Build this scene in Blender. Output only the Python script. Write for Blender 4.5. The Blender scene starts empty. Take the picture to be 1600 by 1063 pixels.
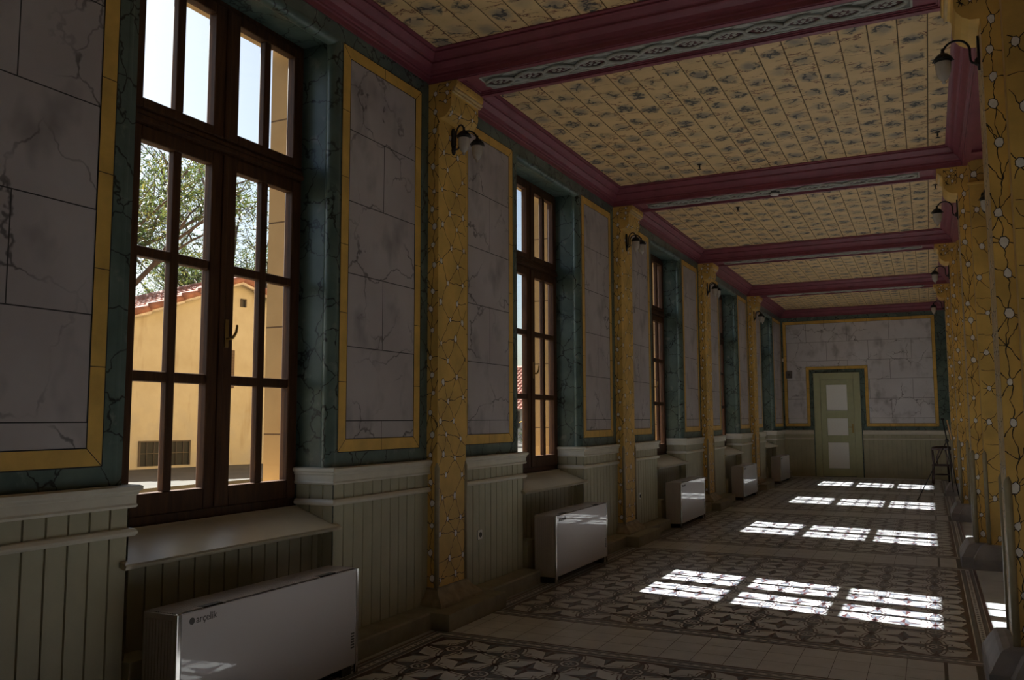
import bpy, bmesh, math, random
from mathutils import Vector, Matrix

# ------------------------------------------------------------------ camera, sky, sun, exposure
SC = bpy.context.scene
COL = SC.collection
R = math.radians
CX, CH, YAW, PITCH, ROLL, FPX = 3.6848, 1.6, 0.4549, 0.0932, -0.0035, 1326.36

def camera():
    cy, sy, cp, sp = math.cos(YAW), math.sin(YAW), math.cos(PITCH), math.sin(PITCH)
    F = Vector((-sy*cp, cy*cp, sp)); Rt = Vector((cy, sy, 0)); U = Rt.cross(F)
    cr, sr = math.cos(ROLL), math.sin(ROLL)
    r2 = cr*Rt + sr*U; u2 = -sr*Rt + cr*U
    M = Matrix(((r2.x, u2.x, -F.x, CX), (r2.y, u2.y, -F.y, 0), (r2.z, u2.z, -F.z, CH), (0, 0, 0, 1)))
    cd = bpy.data.cameras.new('camera'); cd.sensor_width = 36; cd.lens = FPX*36/1600
    cd.clip_start = 0.05; cd.clip_end = 600
    o = bpy.data.objects.new('camera', cd); COL.objects.link(o); o.matrix_world = M
    SC.camera = o
camera()

SUN_DIR = Vector((1.265, -0.20, -1.0)).normalized()       # the way the light travels
w = bpy.data.worlds.new('sky'); SC.world = w; w.use_nodes = True
nt = w.node_tree; nt.nodes.clear()
sky = nt.nodes.new('ShaderNodeTexSky'); sky.sky_type = 'NISHITA'; sky.sun_disc = False
sky.sun_elevation = math.asin(-SUN_DIR.z); sky.sun_rotation = math.atan2(-SUN_DIR.x, -SUN_DIR.y)
sky.air_density = 1.0; sky.dust_density = 2.5; sky.ozone_density = 1.0
bg = nt.nodes.new('ShaderNodeBackground'); bg.inputs['Strength'].default_value = 0.155
ow = nt.nodes.new('ShaderNodeOutputWorld')
nt.links.new(sky.outputs[0], bg.inputs[0]); nt.links.new(bg.outputs[0], ow.inputs[0])
sl = bpy.data.lights.new('sun', 'SUN'); sl.energy = 25.0; sl.angle = R(0.42); sl.color = (1.0, 0.975, 0.94)
so = bpy.data.objects.new('sun', sl); COL.objects.link(so)
so.rotation_euler = SUN_DIR.to_track_quat('-Z', 'Y').to_euler(); so.location = (-20, 12, 25)
SC.view_settings.view_transform = 'Standard'; SC.view_settings.look = 'None'
SC.view_settings.gamma = 1.0; SC.view_settings.use_curve_mapping = False
SC.view_settings.exposure = 0.15
SC.cycles.max_bounces = 14; SC.cycles.diffuse_bounces = 8; SC.cycles.glossy_bounces = 5; SC.cycles.transparent_max_bounces = 24

# ------------------------------------------------------------------ node and mesh helpers
def new_mat(name):
    m = bpy.data.materials.new(name); m.use_nodes = True
    t = m.node_tree; t.nodes.clear()
    out = t.nodes.new('ShaderNodeOutputMaterial'); p = t.nodes.new('ShaderNodeBsdfPrincipled')
    t.links.new(p.outputs[0], out.inputs[0])
    return m, t, p

class G:
    """small node graph helper"""
    def __init__(s, t): s.t = t
    def n(s, typ, **kw):
        nd = s.t.nodes.new('ShaderNode'+typ)
        for k, v in kw.items(): setattr(nd, k, v)
        return nd
    def put(s, inp, v):
        if hasattr(v, 'is_output'): s.t.links.new(v, inp)
        else: inp.default_value = v
    def math(s, op, a, b=0.0, clamp=False):
        nd = s.n('Math', operation=op, use_clamp=clamp); s.put(nd.inputs[0], a); s.put(nd.inputs[1], b); return nd.outputs[0]
    def vmath(s, op, a, b=(0, 0, 0)):
        nd = s.n('VectorMath', operation=op); s.put(nd.inputs[0], a)
        if op == 'SCALE': s.put(nd.inputs['Scale'], b)
        else: s.put(nd.inputs[1], b)
        return nd.outputs[0]
    def coord(s): return s.n('TexCoord').outputs['Object']
    def sep(s, v):
        nd = s.n('SeparateXYZ'); s.put(nd.inputs[0], v); return nd.outputs
    def comb(s, x, y, z=0.0):
        nd = s.n('CombineXYZ'); s.put(nd.inputs[0], x); s.put(nd.inputs[1], y); s.put(nd.inputs[2], z); return nd.outputs[0]
    def noise(s, v, scale, detail=3, rough=.55):
        nd = s.n('TexNoise'); s.put(nd.inputs['Vector'], v); nd.inputs['Scale'].default_value = scale
        nd.inputs['Detail'].default_value = detail; nd.inputs['Roughness'].default_value = rough; return nd.outputs
    def rng(s, v, a, b, c=0.0, d=1.0):
        nd = s.n('MapRange'); nd.clamp = True; s.put(nd.inputs[0], v)
        for i, q in enumerate((a, b, c, d)): nd.inputs[i+1].default_value = q
        return nd.outputs[0]
    def mix(s, f, a, b, mode='MIX'):
        nd = s.n('Mix', data_type='RGBA', blend_type=mode); s.put(nd.inputs[0], f)
        s.put(nd.inputs[6], a if hasattr(a, 'is_output') else (*a, 1)); s.put(nd.inputs[7], b if hasattr(b, 'is_output') else (*b, 1))
        return nd.outputs[2]
    def cracks(s, v, scale, width, distort=.25, nscale=4.0, lo=.45, hi=.55, mscale=1.6):
        nz = s.noise(v, nscale, 4, .6)[1]
        d = s.vmath('SCALE', s.vmath('SUBTRACT', nz, (.5, .5, .5)), distort)
        vv = s.vmath('ADD', v, d)
        vo = s.n('TexVoronoi', feature='DISTANCE_TO_EDGE'); s.put(vo.inputs['Vector'], vv); vo.inputs['Scale'].default_value = scale
        line = s.rng(vo.outputs['Distance'], width*.2, width*.75, 1, 0)
        if lo is None: return line
        mk = s.rng(s.noise(s.vmath('ADD', v, (7.3, 3.1, 9.7)), mscale, 2)[0], lo, hi)
        return s.math('MULTIPLY', line, mk)
    def bump(s, p, h, strength=.3, dist=.01):
        b = s.n('Bump'); b.inputs['Strength'].default_value = strength; b.inputs['Distance'].default_value = dist
        s.put(b.inputs['Height'], h); s.t.links.new(b.outputs[0], p.inputs['Normal'])

def plain(name, col, rough=.6, var=0.0, scale=8, metal=0.0, bump=0.0):
    m, t, p = new_mat(name); g = G(t)
    p.inputs['Roughness'].default_value = rough; p.inputs['Metallic'].default_value = metal
    if var or bump:
        nz = g.noise(g.coord(), scale, 5)[0]
        if var:
            c = g.mix(g.rng(nz, .3, .7), tuple(x*(1-var) for x in col), tuple(min(1, x*(1+var)) for x in col))
            t.links.new(c, p.inputs['Base Color'])
        else: p.inputs['Base Color'].default_value = (*col, 1)
        if bump: g.bump(p, nz, bump)
    else: p.inputs['Base Color'].default_value = (*col, 1)
    return m

class MB:
    def __init__(s): s.v = []; s.f = []; s.m = []; s.sm = []
    def face(s, pts, mat=0, smooth=False):
        b = len(s.v); s.v += [tuple(p) for p in pts]; s.f.append(tuple(range(b, b+len(pts)))); s.m.append(mat); s.sm.append(smooth)
    def raw(s, vs, fs, mat=0, smooth=False):
        b = len(s.v); s.v += [tuple(p) for p in vs]
        for f in fs: s.f.append(tuple(i+b for i in f)); s.m.append(mat); s.sm.append(smooth)
    def box(s, x0, x1, y0, y1, z0, z1, mat=0):
        vs = [(x, y, z) for x in (x0, x1) for y in (y0, y1) for z in (z0, z1)]
        s.raw(vs, [(0, 1, 3, 2), (4, 6, 7, 5), (0, 4, 5, 1), (2, 3, 7, 6), (0, 2, 6, 4), (1, 5, 7, 3)], mat)
    def prism(s, prof, axis, a, b, mat=0, smooth=False):
        """prof: 2D polygon in the two other axes (in x,y,z order), extruded from a to b along axis"""
        def P(q, t):
            l = list(q); l.insert(axis, t); return tuple(l)
        n = len(prof); vs = [P(q, a) for q in prof]+[P(q, b) for q in prof]
        fs = [(i, (i+1) % n, n+(i+1) % n, n+i) for i in range(n)]
        s.raw(vs, fs, mat, smooth); s.raw([P(q, a) for q in prof], [tuple(range(n))[::-1]], mat); s.raw([P(q, b) for q in prof], [tuple(range(n))], mat)
    def tube(s, pts, r, mat=0, n=8, cap=True):
        pts = [Vector(p) for p in pts]; rs = r if isinstance(r, (list, tuple)) else [r]*len(pts)
        rings = []; up = None
        for i, p in enumerate(pts):
            d = (pts[min(i+1, len(pts)-1)]-pts[max(i-1, 0)])
            d = d.normalized() if d.length > 1e-9 else Vector((0, 0, 1))
            if up is None:
                up = Vector((0, 0, 1)) if abs(d.z) < .9 else Vector((1, 0, 0))
            a = d.cross(up)
            if a.length < 1e-6: a = d.cross(Vector((0, 1, 0)))
            a.normalize(); bb = a.cross(d).normalized(); up = bb
            rings.append([p+rs[i]*(math.cos(2*math.pi*k/n)*a+math.sin(2*math.pi*k/n)*bb) for k in range(n)])
        vs = [q for rg in rings for q in rg]; fs = []
        for i in range(len(rings)-1):
            for k in range(n): fs.append((i*n+k, i*n+(k+1) % n, (i+1)*n+(k+1) % n, (i+1)*n+k))
        if cap: fs += [tuple(range(n))[::-1], tuple((len(rings)-1)*n+k for k in range(n))]
        s.raw(vs, fs, mat, True)
    def lathe(s, prof, cx=0, cy=0, mat=0, n=20, cz=0):
        vs = [(cx+r*math.cos(2*math.pi*k/n), cy+r*math.sin(2*math.pi*k/n), cz+z) for r, z in prof for k in range(n)]
        fs = [(i*n+k, i*n+(k+1) % n, (i+1)*n+(k+1) % n, (i+1)*n+k) for i in range(len(prof)-1) for k in range(n)]
        s.raw(vs, fs, mat, True)
    def sweep(s, prof, path, mat=0, closed=False, caps=True):
        """prof: (d,z) polygon, d to the right of the walking direction; path: (x,y)"""
        n = len(path); P = [Vector(p) for p in path]; rings = []
        def nrm(a, b):
            d = (b-a).normalized(); return Vector((d.y, -d.x))
        for i in range(n):
            if closed: n0, n1 = nrm(P[i-1], P[i]), nrm(P[i], P[(i+1) % n])
            else:
                n0 = nrm(P[max(i-1, 0)], P[max(i-1, 0)+1]) if i > 0 else nrm(P[0], P[1])
                n1 = nrm(P[i], P[i+1]) if i < n-1 else n0
            m = (n0+n1); m = m/(1+n0.dot(n1))
            rings.append([(P[i].x+m.x*d, P[i].y+m.y*d, z) for d, z in prof])
        k = len(prof); vs = [q for rg in rings for q in rg]; fs = []
        for i in range(n if closed else n-1):
            j = (i+1) % n
            for a in range(k): fs.append((i*k+a, i*k+(a+1) % k, j*k+(a+1) % k, j*k+a))
        s.raw(vs, fs, mat)
        if caps and not closed: s.raw(rings[0], [tuple(range(k))], mat); s.raw(rings[-1], [tuple(range(k))[::-1]], mat)
    def boards(s, p0, p1, z0, z1, nrm, pitch=.114, th=.012, gw=.013, gd=.010, mat=0, off=0.0):
        """tongue-and-groove boarding between two plan points"""
        p0, p1, nv = Vector(p0), Vector(p1), Vector(nrm); L = (p1-p0).length; d = (p1-p0)/L
        line = [(0, th)]; x = pitch-off
        while x < L-gw:
            line += [(x-gw/2, th), (x-gw/4, th-gd), (x+gw/4, th-gd), (x+gw/2, th)]; x += pitch
        line.append((L, th))
        for (a, ta), (b, tb) in zip(line, line[1:]):
            A = p0+d*a+nv*ta; B = p0+d*b+nv*tb
            s.face([(A.x, A.y, z0), (B.x, B.y, z0), (B.x, B.y, z1), (A.x, A.y, z1)], mat)
    def xf(s, M):
        s.v = [tuple(M @ Vector(v)) for v in s.v]; return s
    def build(s, name, mats, parent=None, bevel=0, recalc=True, loc=None):
        me = bpy.data.meshes.new(name); me.from_pydata(s.v, [], s.f)
        for m in (mats if isinstance(mats, (list, tuple)) else [mats]): me.materials.append(m)
        me.polygons.foreach_set('material_index', s.m); me.polygons.foreach_set('use_smooth', s.sm)
        if recalc:
            bm = bmesh.new(); bm.from_mesh(me); bmesh.ops.recalc_face_normals(bm, faces=bm.faces); bm.to_mesh(me); bm.free()
        me.update()
        o = bpy.data.objects.new(name, me); COL.objects.link(o)
        if parent is not None: o.parent = parent
        if loc: o.location = loc
        if bevel:
            b = o.modifiers.new('edge', 'BEVEL'); b.width = bevel; b.segments = 2; b.limit_method = 'ANGLE'; b.angle_limit = R(40)
        return o

def tag(o, label=None, cat=None, group=None, kind=None):
    if label: o['label'] = label
    if cat: o['category'] = cat
    if group: o['group'] = group
    if kind: o['kind'] = kind
    return o
def empty(name, loc=(0, 0, 0), rz=0.0):
    o = bpy.data.objects.new(name, None); COL.objects.link(o); o.location = loc; o.rotation_euler = (0, 0, rz)
    o.empty_display_size = .1; return o
def dup(root, loc, rz=None):
    def cp(o, par):
        c = o.copy(); COL.objects.link(c)
        if par is not None: c.parent = par
        for ch in kids.get(o.name, []): cp(ch, c)
        return c
    kids = {}
    for q in list(bpy.data.objects):
        if q.parent: kids.setdefault(q.parent.name, []).append(q)
    r = cp(root, None); r.location = loc
    if rz is not None: r.rotation_euler = (0, 0, rz)
    return r

# ------------------------------------------------------------------ dimensions
BAY, Y1, PW = 4.675, 5.946, 0.4706                 # bay length, first pilaster's near face, pilaster width
PK = [Y1+(k-1)*BAY for k in range(0, 6)]          # PK[1] is the first pilaster seen on the left
PROJ = 0.101
YEND, YBACK = 24.937, -3.6
XR, XB, XBEAM = 4.086, 4.195, 4.154                # right pilaster face, pier face, long beam face
XFAR = 7.6
ZB, ZT, HB, ZSOF, ZCEIL = 1.376, 4.3176, 4.432, 4.424, 4.648
ON, OF = -2.882, -1.215                            # window opening, from the next pilaster's near face
WC = -1.970                                        # window centre
WINS = [1, 2, 3, 4, 5]
ONU = -2.975                                       # the painted wall above the wainscot stops a little short of the boarding

# ------------------------------------------------------------------ materials
def mat_green():
    m, t, p = new_mat('green_marble'); g = G(t); c = g.coord()
    base = g.mix(g.rng(g.noise(c, 3.0, 5)[0], .35, .65), (.060, .100, .088), (.125, .180, .158))
    base = g.mix(g.rng(g.noise(g.vmath('ADD', c, (5, 5, 5)), 9, 4)[0], .6, .75), base, (.20, .235, .205))
    k = g.cracks(c, 4.2, .038, .34, 3.0, .30, .40, 2.0)
    t.links.new(g.mix(k, base, (.006, .010, .009)), p.inputs['Base Color'])
    p.inputs['Roughness'].default_value = .32; return m
def mat_stone(name, bw, phase, rowh=.5275, t0=.0, ca=(.40, .36, .36), cb=(.50, .46, .46)):
    """grey painted ashlar: object origin is the panel's upper corner; y (or x) across, z down"""
    m, t, p = new_mat(name); g = G(t); c = g.coord(); x, y, z = g.sep(c)
    u = g.math('ADD', g.math('ADD', x, y), phase); v = g.math('ADD', g.math('MULTIPLY', z, -1.0), t0)
    br = g.n('TexBrick'); br.offset = .5; br.offset_frequency = 2; br.squash = 1.0
    t.links.new(g.comb(u, v), br.inputs['Vector'])
    br.inputs['Scale'].default_value = 1.0; br.inputs['Mortar Size'].default_value = .0035
    br.inputs['Mortar Smooth'].default_value = .1; br.inputs['Brick Width'].default_value = bw; br.inputs['Row Height'].default_value = rowh
    base = g.mix(g.rng(g.noise(c, 1.7, 4)[0], .3, .7), ca, cb)
    smx = g.vmath('MULTIPLY', c, (1, 1, .7))
    base = g.mix(g.math('MULTIPLY', g.rng(g.noise(g.vmath('ADD', smx, (3, 1, 2)), 3.0, 3)[0], .53, .72), .6), base, (.16, .145, .15))
    geo = g.n('NewGeometry').outputs['Position']
    k = g.cracks(geo, 1.9, .024, .36, 2.8, .46, .58, 1.5)
    base = g.mix(g.math('MULTIPLY', k, .75), base, (.045, .04, .04))
    t.links.new(g.mix(br.outputs['Fac'], base, (.03, .028, .028)), p.inputs['Base Color'])
    p.inputs['Roughness'].default_value = .45; return m
def mat_ceiling():
    m, t, p = new_mat('marbled_boards'); g = G(t); c = g.coord(); x, y, z = g.sep(c)
    bi = g.math('FLOOR', g.math('DIVIDE', g.math('SUBTRACT', x, .16), .2145))
    wn = g.n('TexWhiteNoise', noise_dimensions='1D'); g.put(wn.inputs['W'], bi)
    sh = g.math('MULTIPLY', wn.outputs['Value'], 7.0)
    cc = g.comb(x, g.math('ADD', y, sh), bi)
    base = g.mix(g.rng(g.noise(cc, 4, 5)[0], .3, .7), (.66, .47, .22), (.78, .56, .29))
    # blue-grey smudges, one every 40 cm or so on each board, staggered from board to board
    fx = g.math('SUBTRACT', g.math('FRACT', g.math('DIVIDE', g.math('SUBTRACT', x, .16), .2145)), .5)
    py = g.math('DIVIDE', g.math('ADD', y, g.math('ADD', g.math('MULTIPLY', g.math('MODULO', bi, 2.0), .2), g.math('MULTIPLY', wn.outputs['Value'], .14))), .40)
    fy = g.math('SUBTRACT', g.math('FRACT', py), .5)
    nz = g.math('MULTIPLY', g.math('SUBTRACT', g.noise(cc, 9, 4)[0], .5), .55)
    rr = g.math('SQRT', g.math('ADD', g.math('POWER', g.math('MULTIPLY', fx, .95), 2.0), g.math('POWER', g.math('MULTIPLY', fy, 1.5), 2.0)))
    sm = g.rng(g.math('ADD', rr, nz), .10, .46, 1, 0)
    vary = g.rng(g.noise(g.comb(bi, g.math('FLOOR', py)), .9, 0)[0], .35, .6, .35, 1)
    sm = g.math('MULTIPLY', sm, vary)
    base = g.mix(g.math('MULTIPLY', sm, .85), base, (.235, .205, .175))
    kb = g.math('MULTIPLY', g.cracks(cc, 4.6, .115, .40, 4.5, None), g.rng(sm, .10, .34))
    base = g.mix(g.math('MULTIPLY', kb, .9), base, (.02, .028, .04))
    cr = g.vmath('MULTIPLY', cc, (.75, 1.7, 1))
    kr = g.cracks(cr, 5.0, .062, .40, 5, .48, .53, 4.0)
    kr = g.math('MULTIPLY', kr, g.rng(sm, .05, .4, 1, .15))
    base = g.mix(g.math('MULTIPLY', kr, .95), base, (.16, .03, .015))
    gr = g.math('ABSOLUTE', fx)
    base = g.mix(g.rng(gr, .478, .487), base, (.13, .085, .03))
    t.links.new(base, p.inputs['Base Color']); p.inputs['Roughness'].default_value = .55
    g.bump(p, g.rng(gr, .47, .487, 1, 0), .8, .008)
    return m
def mat_wood(name, a, b, rough=.35, sc=(14, 14, 1.2)):
    m, t, p = new_mat(name); g = G(t); c = g.vmath('MULTIPLY', g.coord(), sc)
    nz = g.noise(c, 2.5, 6, .65)[0]
    t.links.new(g.mix(g.rng(nz, .3, .7), a, b), p.inputs['Base Color']); p.inputs['Roughness'].default_value = rough; p.inputs['Specular IOR Level'].default_value = .25
    g.bump(p, nz, .15, .004); return m
def mat_glass(name='window_glass', tint=(.95, .975, .97), refl=.06):
    m = bpy.data.materials.new(name); m.use_nodes = True; t = m.node_tree; t.nodes.clear(); g = G(t)
    out = g.n('OutputMaterial'); tr = g.n('BsdfTransparent'); gl = g.n('BsdfGlossy'); mx = g.n('MixShader'); lw = g.n('LayerWeight')
    tr.inputs[0].default_value = (*tint, 1); gl.inputs['Roughness'].default_value = .01
    lw.inputs['Blend'].default_value = .5
    t.links.new(g.rng(g.math('POWER', lw.outputs['Facing'], 4.0), 0, 1, refl*.4, .6), mx.inputs[0])
    t.links.new(tr.outputs[0], mx.inputs[1]); t.links.new(gl.outputs[0], mx.inputs[2]); t.links.new(mx.outputs[0], out.inputs[0])
    return m
def mat_ext():
    m, t, p = new_mat('ochre_ashlar'); g = G(t); c = g.coord(); x, y, z = g.sep(c)
    fz = g.math('ABSOLUTE', g.math('SUBTRACT', g.math('FRACT', g.math('DIVIDE', g.math('ADD', z, .04), .77)), .5))
    base = g.mix(g.rng(g.noise(c, 2.5, 6)[0], .3, .7), (.46, .30, .125), (.55, .375, .17))
    t.links.new(g.mix(g.rng(fz, .491, .494), base, (.13, .075, .03)), p.inputs['Base Color'])
    p.inputs['Roughness'].default_value = .8; return m
def mat_plaster():
    m, t, p = new_mat('old_ochre_plaster'); g = G(t); c = g.coord(); x, y, z = g.sep(c)
    base = g.mix(g.rng(g.noise(c, 1.3, 7, .65)[0], .3, .7), (.43, .355, .24), (.53, .455, .335))
    st = g.noise(g.vmath('MULTIPLY', c, (3, 3, .5)), 1.6, 5)[0]
    base = g.mix(g.math('MULTIPLY', g.rng(st, .55, .75), .5), base, (.24, .165, .09))
    low = g.math('MULTIPLY', g.rng(z, .75, 1.5, 1, 0), g.rng(g.noise(c, 3.5, 6)[0], .45, .6))
    base = g.mix(g.math('MULTIPLY', low, .7), base, (.43, .38, .30))
    t.links.new(base, p.inputs['Base Color']); p.inputs['Roughness'].default_value = .9; return m
def mat_terrabrick():
    m, t, p = new_mat('weathered_brick'); g = G(t); c = g.coord(); x, y, z = g.sep(c)
    br = g.n('TexBrick'); t.links.new(g.comb(g.math('ADD', x, y), z), br.inputs['Vector'])
    br.inputs['Scale'].default_value = 1; br.inputs['Brick Width'].default_value = .26; br.inputs['Row Height'].default_value = .085
    br.inputs['Mortar Size'].default_value = .009; br.inputs['Color1'].default_value = (.24, .14, .075, 1)
    br.inputs['Color2'].default_value = (.30, .19, .11, 1); br.inputs['Mortar'].default_value = (.31, .27, .21, 1)
    t.links.new(br.outputs[0], p.inputs['Base Color']); p.inputs['Roughness'].default_value = .9; return m
M = dict(
    green=mat_green(), ceiling=mat_ceiling(), ext=mat_ext(), plaster=mat_plaster(), brick=mat_terrabrick(), glass=mat_glass(),
    yellow=plain('yellow_border', (.68, .42, .095), .45, .18, 5), black=plain('black_line', (.008, .007, .006), .6),
    ochre=plain('ochre_paint', (.68, .43, .11), .6, .22, 3), vein=plain('brown_vein', (.022, .013, .006), .6),
    pebble=plain('grey_white_fleck', (.78, .74, .70), .5, .12, 30),
    guard=plain('beige_guard', (.34, .285, .175), .4, .1, 20), edge=plain('pale_ochre_edge_and_sheen', (.62, .44, .20), .35, .12, 10),  # pale ochre for mouldings, and for sheen painted onto the pier faces
    maroon=plain('maroon_paint', (.22, .052, .075), .42, .15, 6), darkmaroon=plain('deep_maroon', (.07, .012, .016), .5),
    wains=plain('sage_boarding', (.42, .395, .27), .5, .08, 4), cap=plain('cream_moulding', (.66, .62, .51), .42, .05, 10),
    bench=plain('grey_green_stone', (.30, .275, .20), .55, .15, 8, 0, .1), base=plain('worn_base_paint', (.36, .30, .20), .6, .25, 12, 0, .2),
    wood=mat_wood('walnut_frame', (.035, .014, .007), (.095, .042, .018), .5), sill=plain('cream_sill', (.60, .55, .42), .33, .06, 5),
    brass=plain('brass', (.45, .32, .12), .35, 0, 8, 1.0), iron=plain('black_iron', (.012, .011, .011), .5),
    ornament=plain('grey_green_relief', (.40, .40, .355), .6, .12, 20), ornground=plain('grey_green_ground', (.17, .17, .145), .65),
    greystone=plain('grey_base_stone', (.33, .32, .33), .5, .15, 6, 0, .05),
    door=plain('sage_door_paint', (.44, .455, .275), .5, .06, 6), frosted=plain('white_frosted_backlit_pane', (.90, .90, .86), .35, .05, 60, 0, .15),  # near-white pane colour stands in for light from behind the glass
    white=plain('white_plastic', (.70, .68, .63), .4), dark=plain('dark_box', (.06, .055, .05), .6), plainwall=plain('plain_wall', (.30, .27, .26), .7, .08, 2),
)
M['steel'] = plain('satin_metal_trim', (.62, .60, .57), .16, 0, 8, 1.0)
M['heater'] = plain('white_enamel_side', (.52, .48, .46), .35)
def mat_front():
    m, t, p = new_mat('glossy_enamel_front'); g = G(t)
    p.inputs['Base Color'].default_value = (.46, .42, .41, 1); p.inputs['Roughness'].default_value = .30
    p.inputs['Coat Weight'].default_value = .8; p.inputs['Coat Roughness'].default_value = .03
    g.bump(p, g.noise(g.vmath('MULTIPLY', g.coord(), (1, .8, 2.2)), 2.2, 2)[0], .25, .02)
    return m
M['front'] = mat_front()
# floor tiles
FL = [plain('cream_tile', (.69, .70, .72), .28, .10, 6), plain('slate_tile', (.14, .155, .19), .28, .12, 9),
      plain('maroon_tile', (.085, .036, .038), .28, .12, 9), plain('grey_marble_slab', (.61, .63, .65), .25, .10, 2.5),
      plain('tile_joint', (.035, .030, .028), .6), plain('black_tile', (.018, .017, .018), .3)]
CRE, SLA, MAR, SLB, JNT, BLK = range(6)

# ------------------------------------------------------------------ floor
def floor():
    mb = MB()
    mb.box(-.2, XFAR+.2, YBACK-.2, YEND+.3, -.12, 0, SLB)
    e = [0.0006*i for i in range(1, 9)]
    def rect(x0, x1, y0, y1, z, m): mb.face([(x0, y0, z), (x1, y0, z), (x1, y1, z), (x0, y1, z)], m)
    def strip(pts, wd, z, m):
        P = [Vector(p) for p in pts]; L = []; Rr = []
        for i, p in enumerate(P):
            d0 = (P[i]-P[i-1]).normalized() if i else (P[1]-P[0]).normalized()
            d1 = (P[i+1]-P[i]).normalized() if i < len(P)-1 else d0
            n = Vector((-(d0+d1).y, (d0+d1).x)); n = n.normalized()*min(1.6, 1/max(.3, n.length/2))
            L.append(p+n*wd/2); Rr.append(p-n*wd/2)
        for i in range(len(P)-1):
            mb.face([(Rr[i].x, Rr[i].y, z), (Rr[i+1].x, Rr[i+1].y, z), (L[i+1].x, L[i+1].y, z), (L[i].x, L[i].y, z)], m)
    T = .4325
    quad_path = [(.5, 0), (.44, .045), (.36, .088), (.26, .108), (.185, .120), (.212, .212), (.120, .185), (.108, .26), (.088, .36), (.045, .44), (0, .5)]
    loop = []
    for q, (sa, sb, rev) in enumerate(((1, 1, 0), (-1, 1, 1), (-1, -1, 0), (1, -1, 1))):
        pts = quad_path[::-1] if rev else quad_path
        loop += [(sa*a, sb*b) for a, b in pts[:-1]]
    def carpet(y0, y1, clip):
        x0, x1 = .415, .415+8*T
        ny = 8; ty = (y1-y0)/ny
        rect(x0, x1, y0, y1, e[0], CRE)
        def S(cx, cy, a, b): return (cx+a*T, cy+b*ty)
        for i in range(9):
            for j in range(ny+1):
                cx, cy = x0+i*T, y0+j*ty
                # star: four arms, each half maroon and half slate
                for q in range(4):
                    ca, sa = (1, 0, -1, 0)[q], (0, 1, 0, -1)[q]
                    tip = (ca*.37, sa*.37)
                    for sgn, m in ((1, MAR), (-1, SLA)):
                        inn = (ca*.088-sgn*sa*.088, sa*.088+sgn*ca*.088)
                        pts = [(0, 0), tip, inn]
                        if all(-1e-6 <= j*1.0+q_[1] <= ny+1e-6 and -1e-6 <= i+q_[0] <= 8+1e-6 for q_ in pts):
                            mb.face([(*S(cx, cy, *q_), e[1]) for q_ in pts], m)
        for i in range(8):
            for j in range(ny):
                cx, cy = x0+(i+.5)*T, y0+(j+.5)*ty
                # slate knot with four pointed petals: fan of quads about its centre
                for a, b in zip(loop, loop[1:]+loop[:1]):
                    mb.face([(*S(cx, cy, 0, 0), e[1]), (*S(cx, cy, *a), e[1]), (*S(cx, cy, *b), e[1])], SLA)
                for q, (sa, sb) in enumerate(((1, 1), (-1, 1), (-1, -1), (1, -1))):
                    pts = [S(cx, cy, sa*a, sb*b) for a, b in quad_path]
                    strip(pts, .034, e[2], MAR); strip(pts[1:-1], .0165, e[3], CRE)
                rg = [S(cx, cy, .135*math.cos(math.pi*(k+.5)/4), .135*math.sin(math.pi*(k+.5)/4)) for k in range(9)]
                strip(rg, .032, e[2], MAR); strip(rg, .015, e[3], CRE)
                for q in range(4):
                    ca, sa = (1, 0, -1, 0)[q], (0, 1, 0, -1)[q]
                    pts = [(.012*ca, .012*sa), (.05*ca-.022*sa, .05*sa+.022*ca), (.082*ca, .082*sa), (.05*ca+.022*sa, .05*sa-.022*ca)]
                    mb.face([(*S(cx, cy, *p_), e[3]) for p_ in pts], CRE)
                    strip([S(cx, cy, .42*ca, .42*sa), S(cx, cy, .24*ca, .24*sa)], .010, e[2], MAR)
        # frame of bands round the carpet
        bands = ((0, .030, MAR), (.030, .039, CRE), (.039, .068, SLA), (.068, .076, MAR), (.076, .114, CRE), (.114, .122, MAR), (.122, .145, SLA), (.145, .152, CRE), (.152, .178, MAR))
        for lo, hi, m in bands:
            for (xa, xb, ya, yb) in ((x0-hi, x1+hi, y0-hi, y0-lo), (x0-hi, x1+hi, y1+lo, y1+hi), (x0-hi, x0-lo, y0-lo, y1+lo), (x1+lo, x1+hi, y0-lo, y1+lo)):
                rect(xa, xb, ya, yb, e[0], m)
        n = int((x1-x0)/.072)
        for i in range(n+1):
            x = x0+(i+.5)*(x1-x0)/(n+1)
            for y in (y0-.095, y1+.095):
                mb.face([(x-.026, y, e[1]), (x, y-.013, e[1]), (x+.026, y, e[1]), (x, y+.013, e[1])], SLA)
        n = int((y1-y0)/.072)
        for j in range(n+1):
            y = y0+(j+.5)*(y1-y0)/(n+1)
            for x in (x0-.095, x1+.095):
                mb.face([(x, y-.026, e[1]), (x-.013, y, e[1]), (x, y+.026, e[1]), (x+.013, y, e[1])], SLA)
        for y in (y0-.18, y1+.18): pass
    def white_strip(y0, y1):
        rect(.20, 3.700, y0, y1, e[0], CRE)
        for j in (1, 2): 
            y = y0+(y1-y0)*j/3; rect(.20, 3.70, y-.0015, y+.0015, e[1], JNT)
        x = 3.7-.2165
        while x > .25: rect(x-.0015, x+.0015, y0, y1, e[1], JNT); x -= .2165
        rect(3.700, 3.722, y0-.0, y1, e[0], BLK); rect(3.722, 3.885, y0, y1, e[0], CRE); rect(3.885, 3.925, y0, y1, e[0], BLK)
    for k in range(0, 6):
        yc = Y1+(k-1)*BAY+PW/2
        if k < 5:
            carpet(yc+.39, yc+BAY-.636, None)
        if k >= 1 and k < 6 and yc+.22 < YEND: white_strip(yc-.46, yc+.215)
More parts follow.
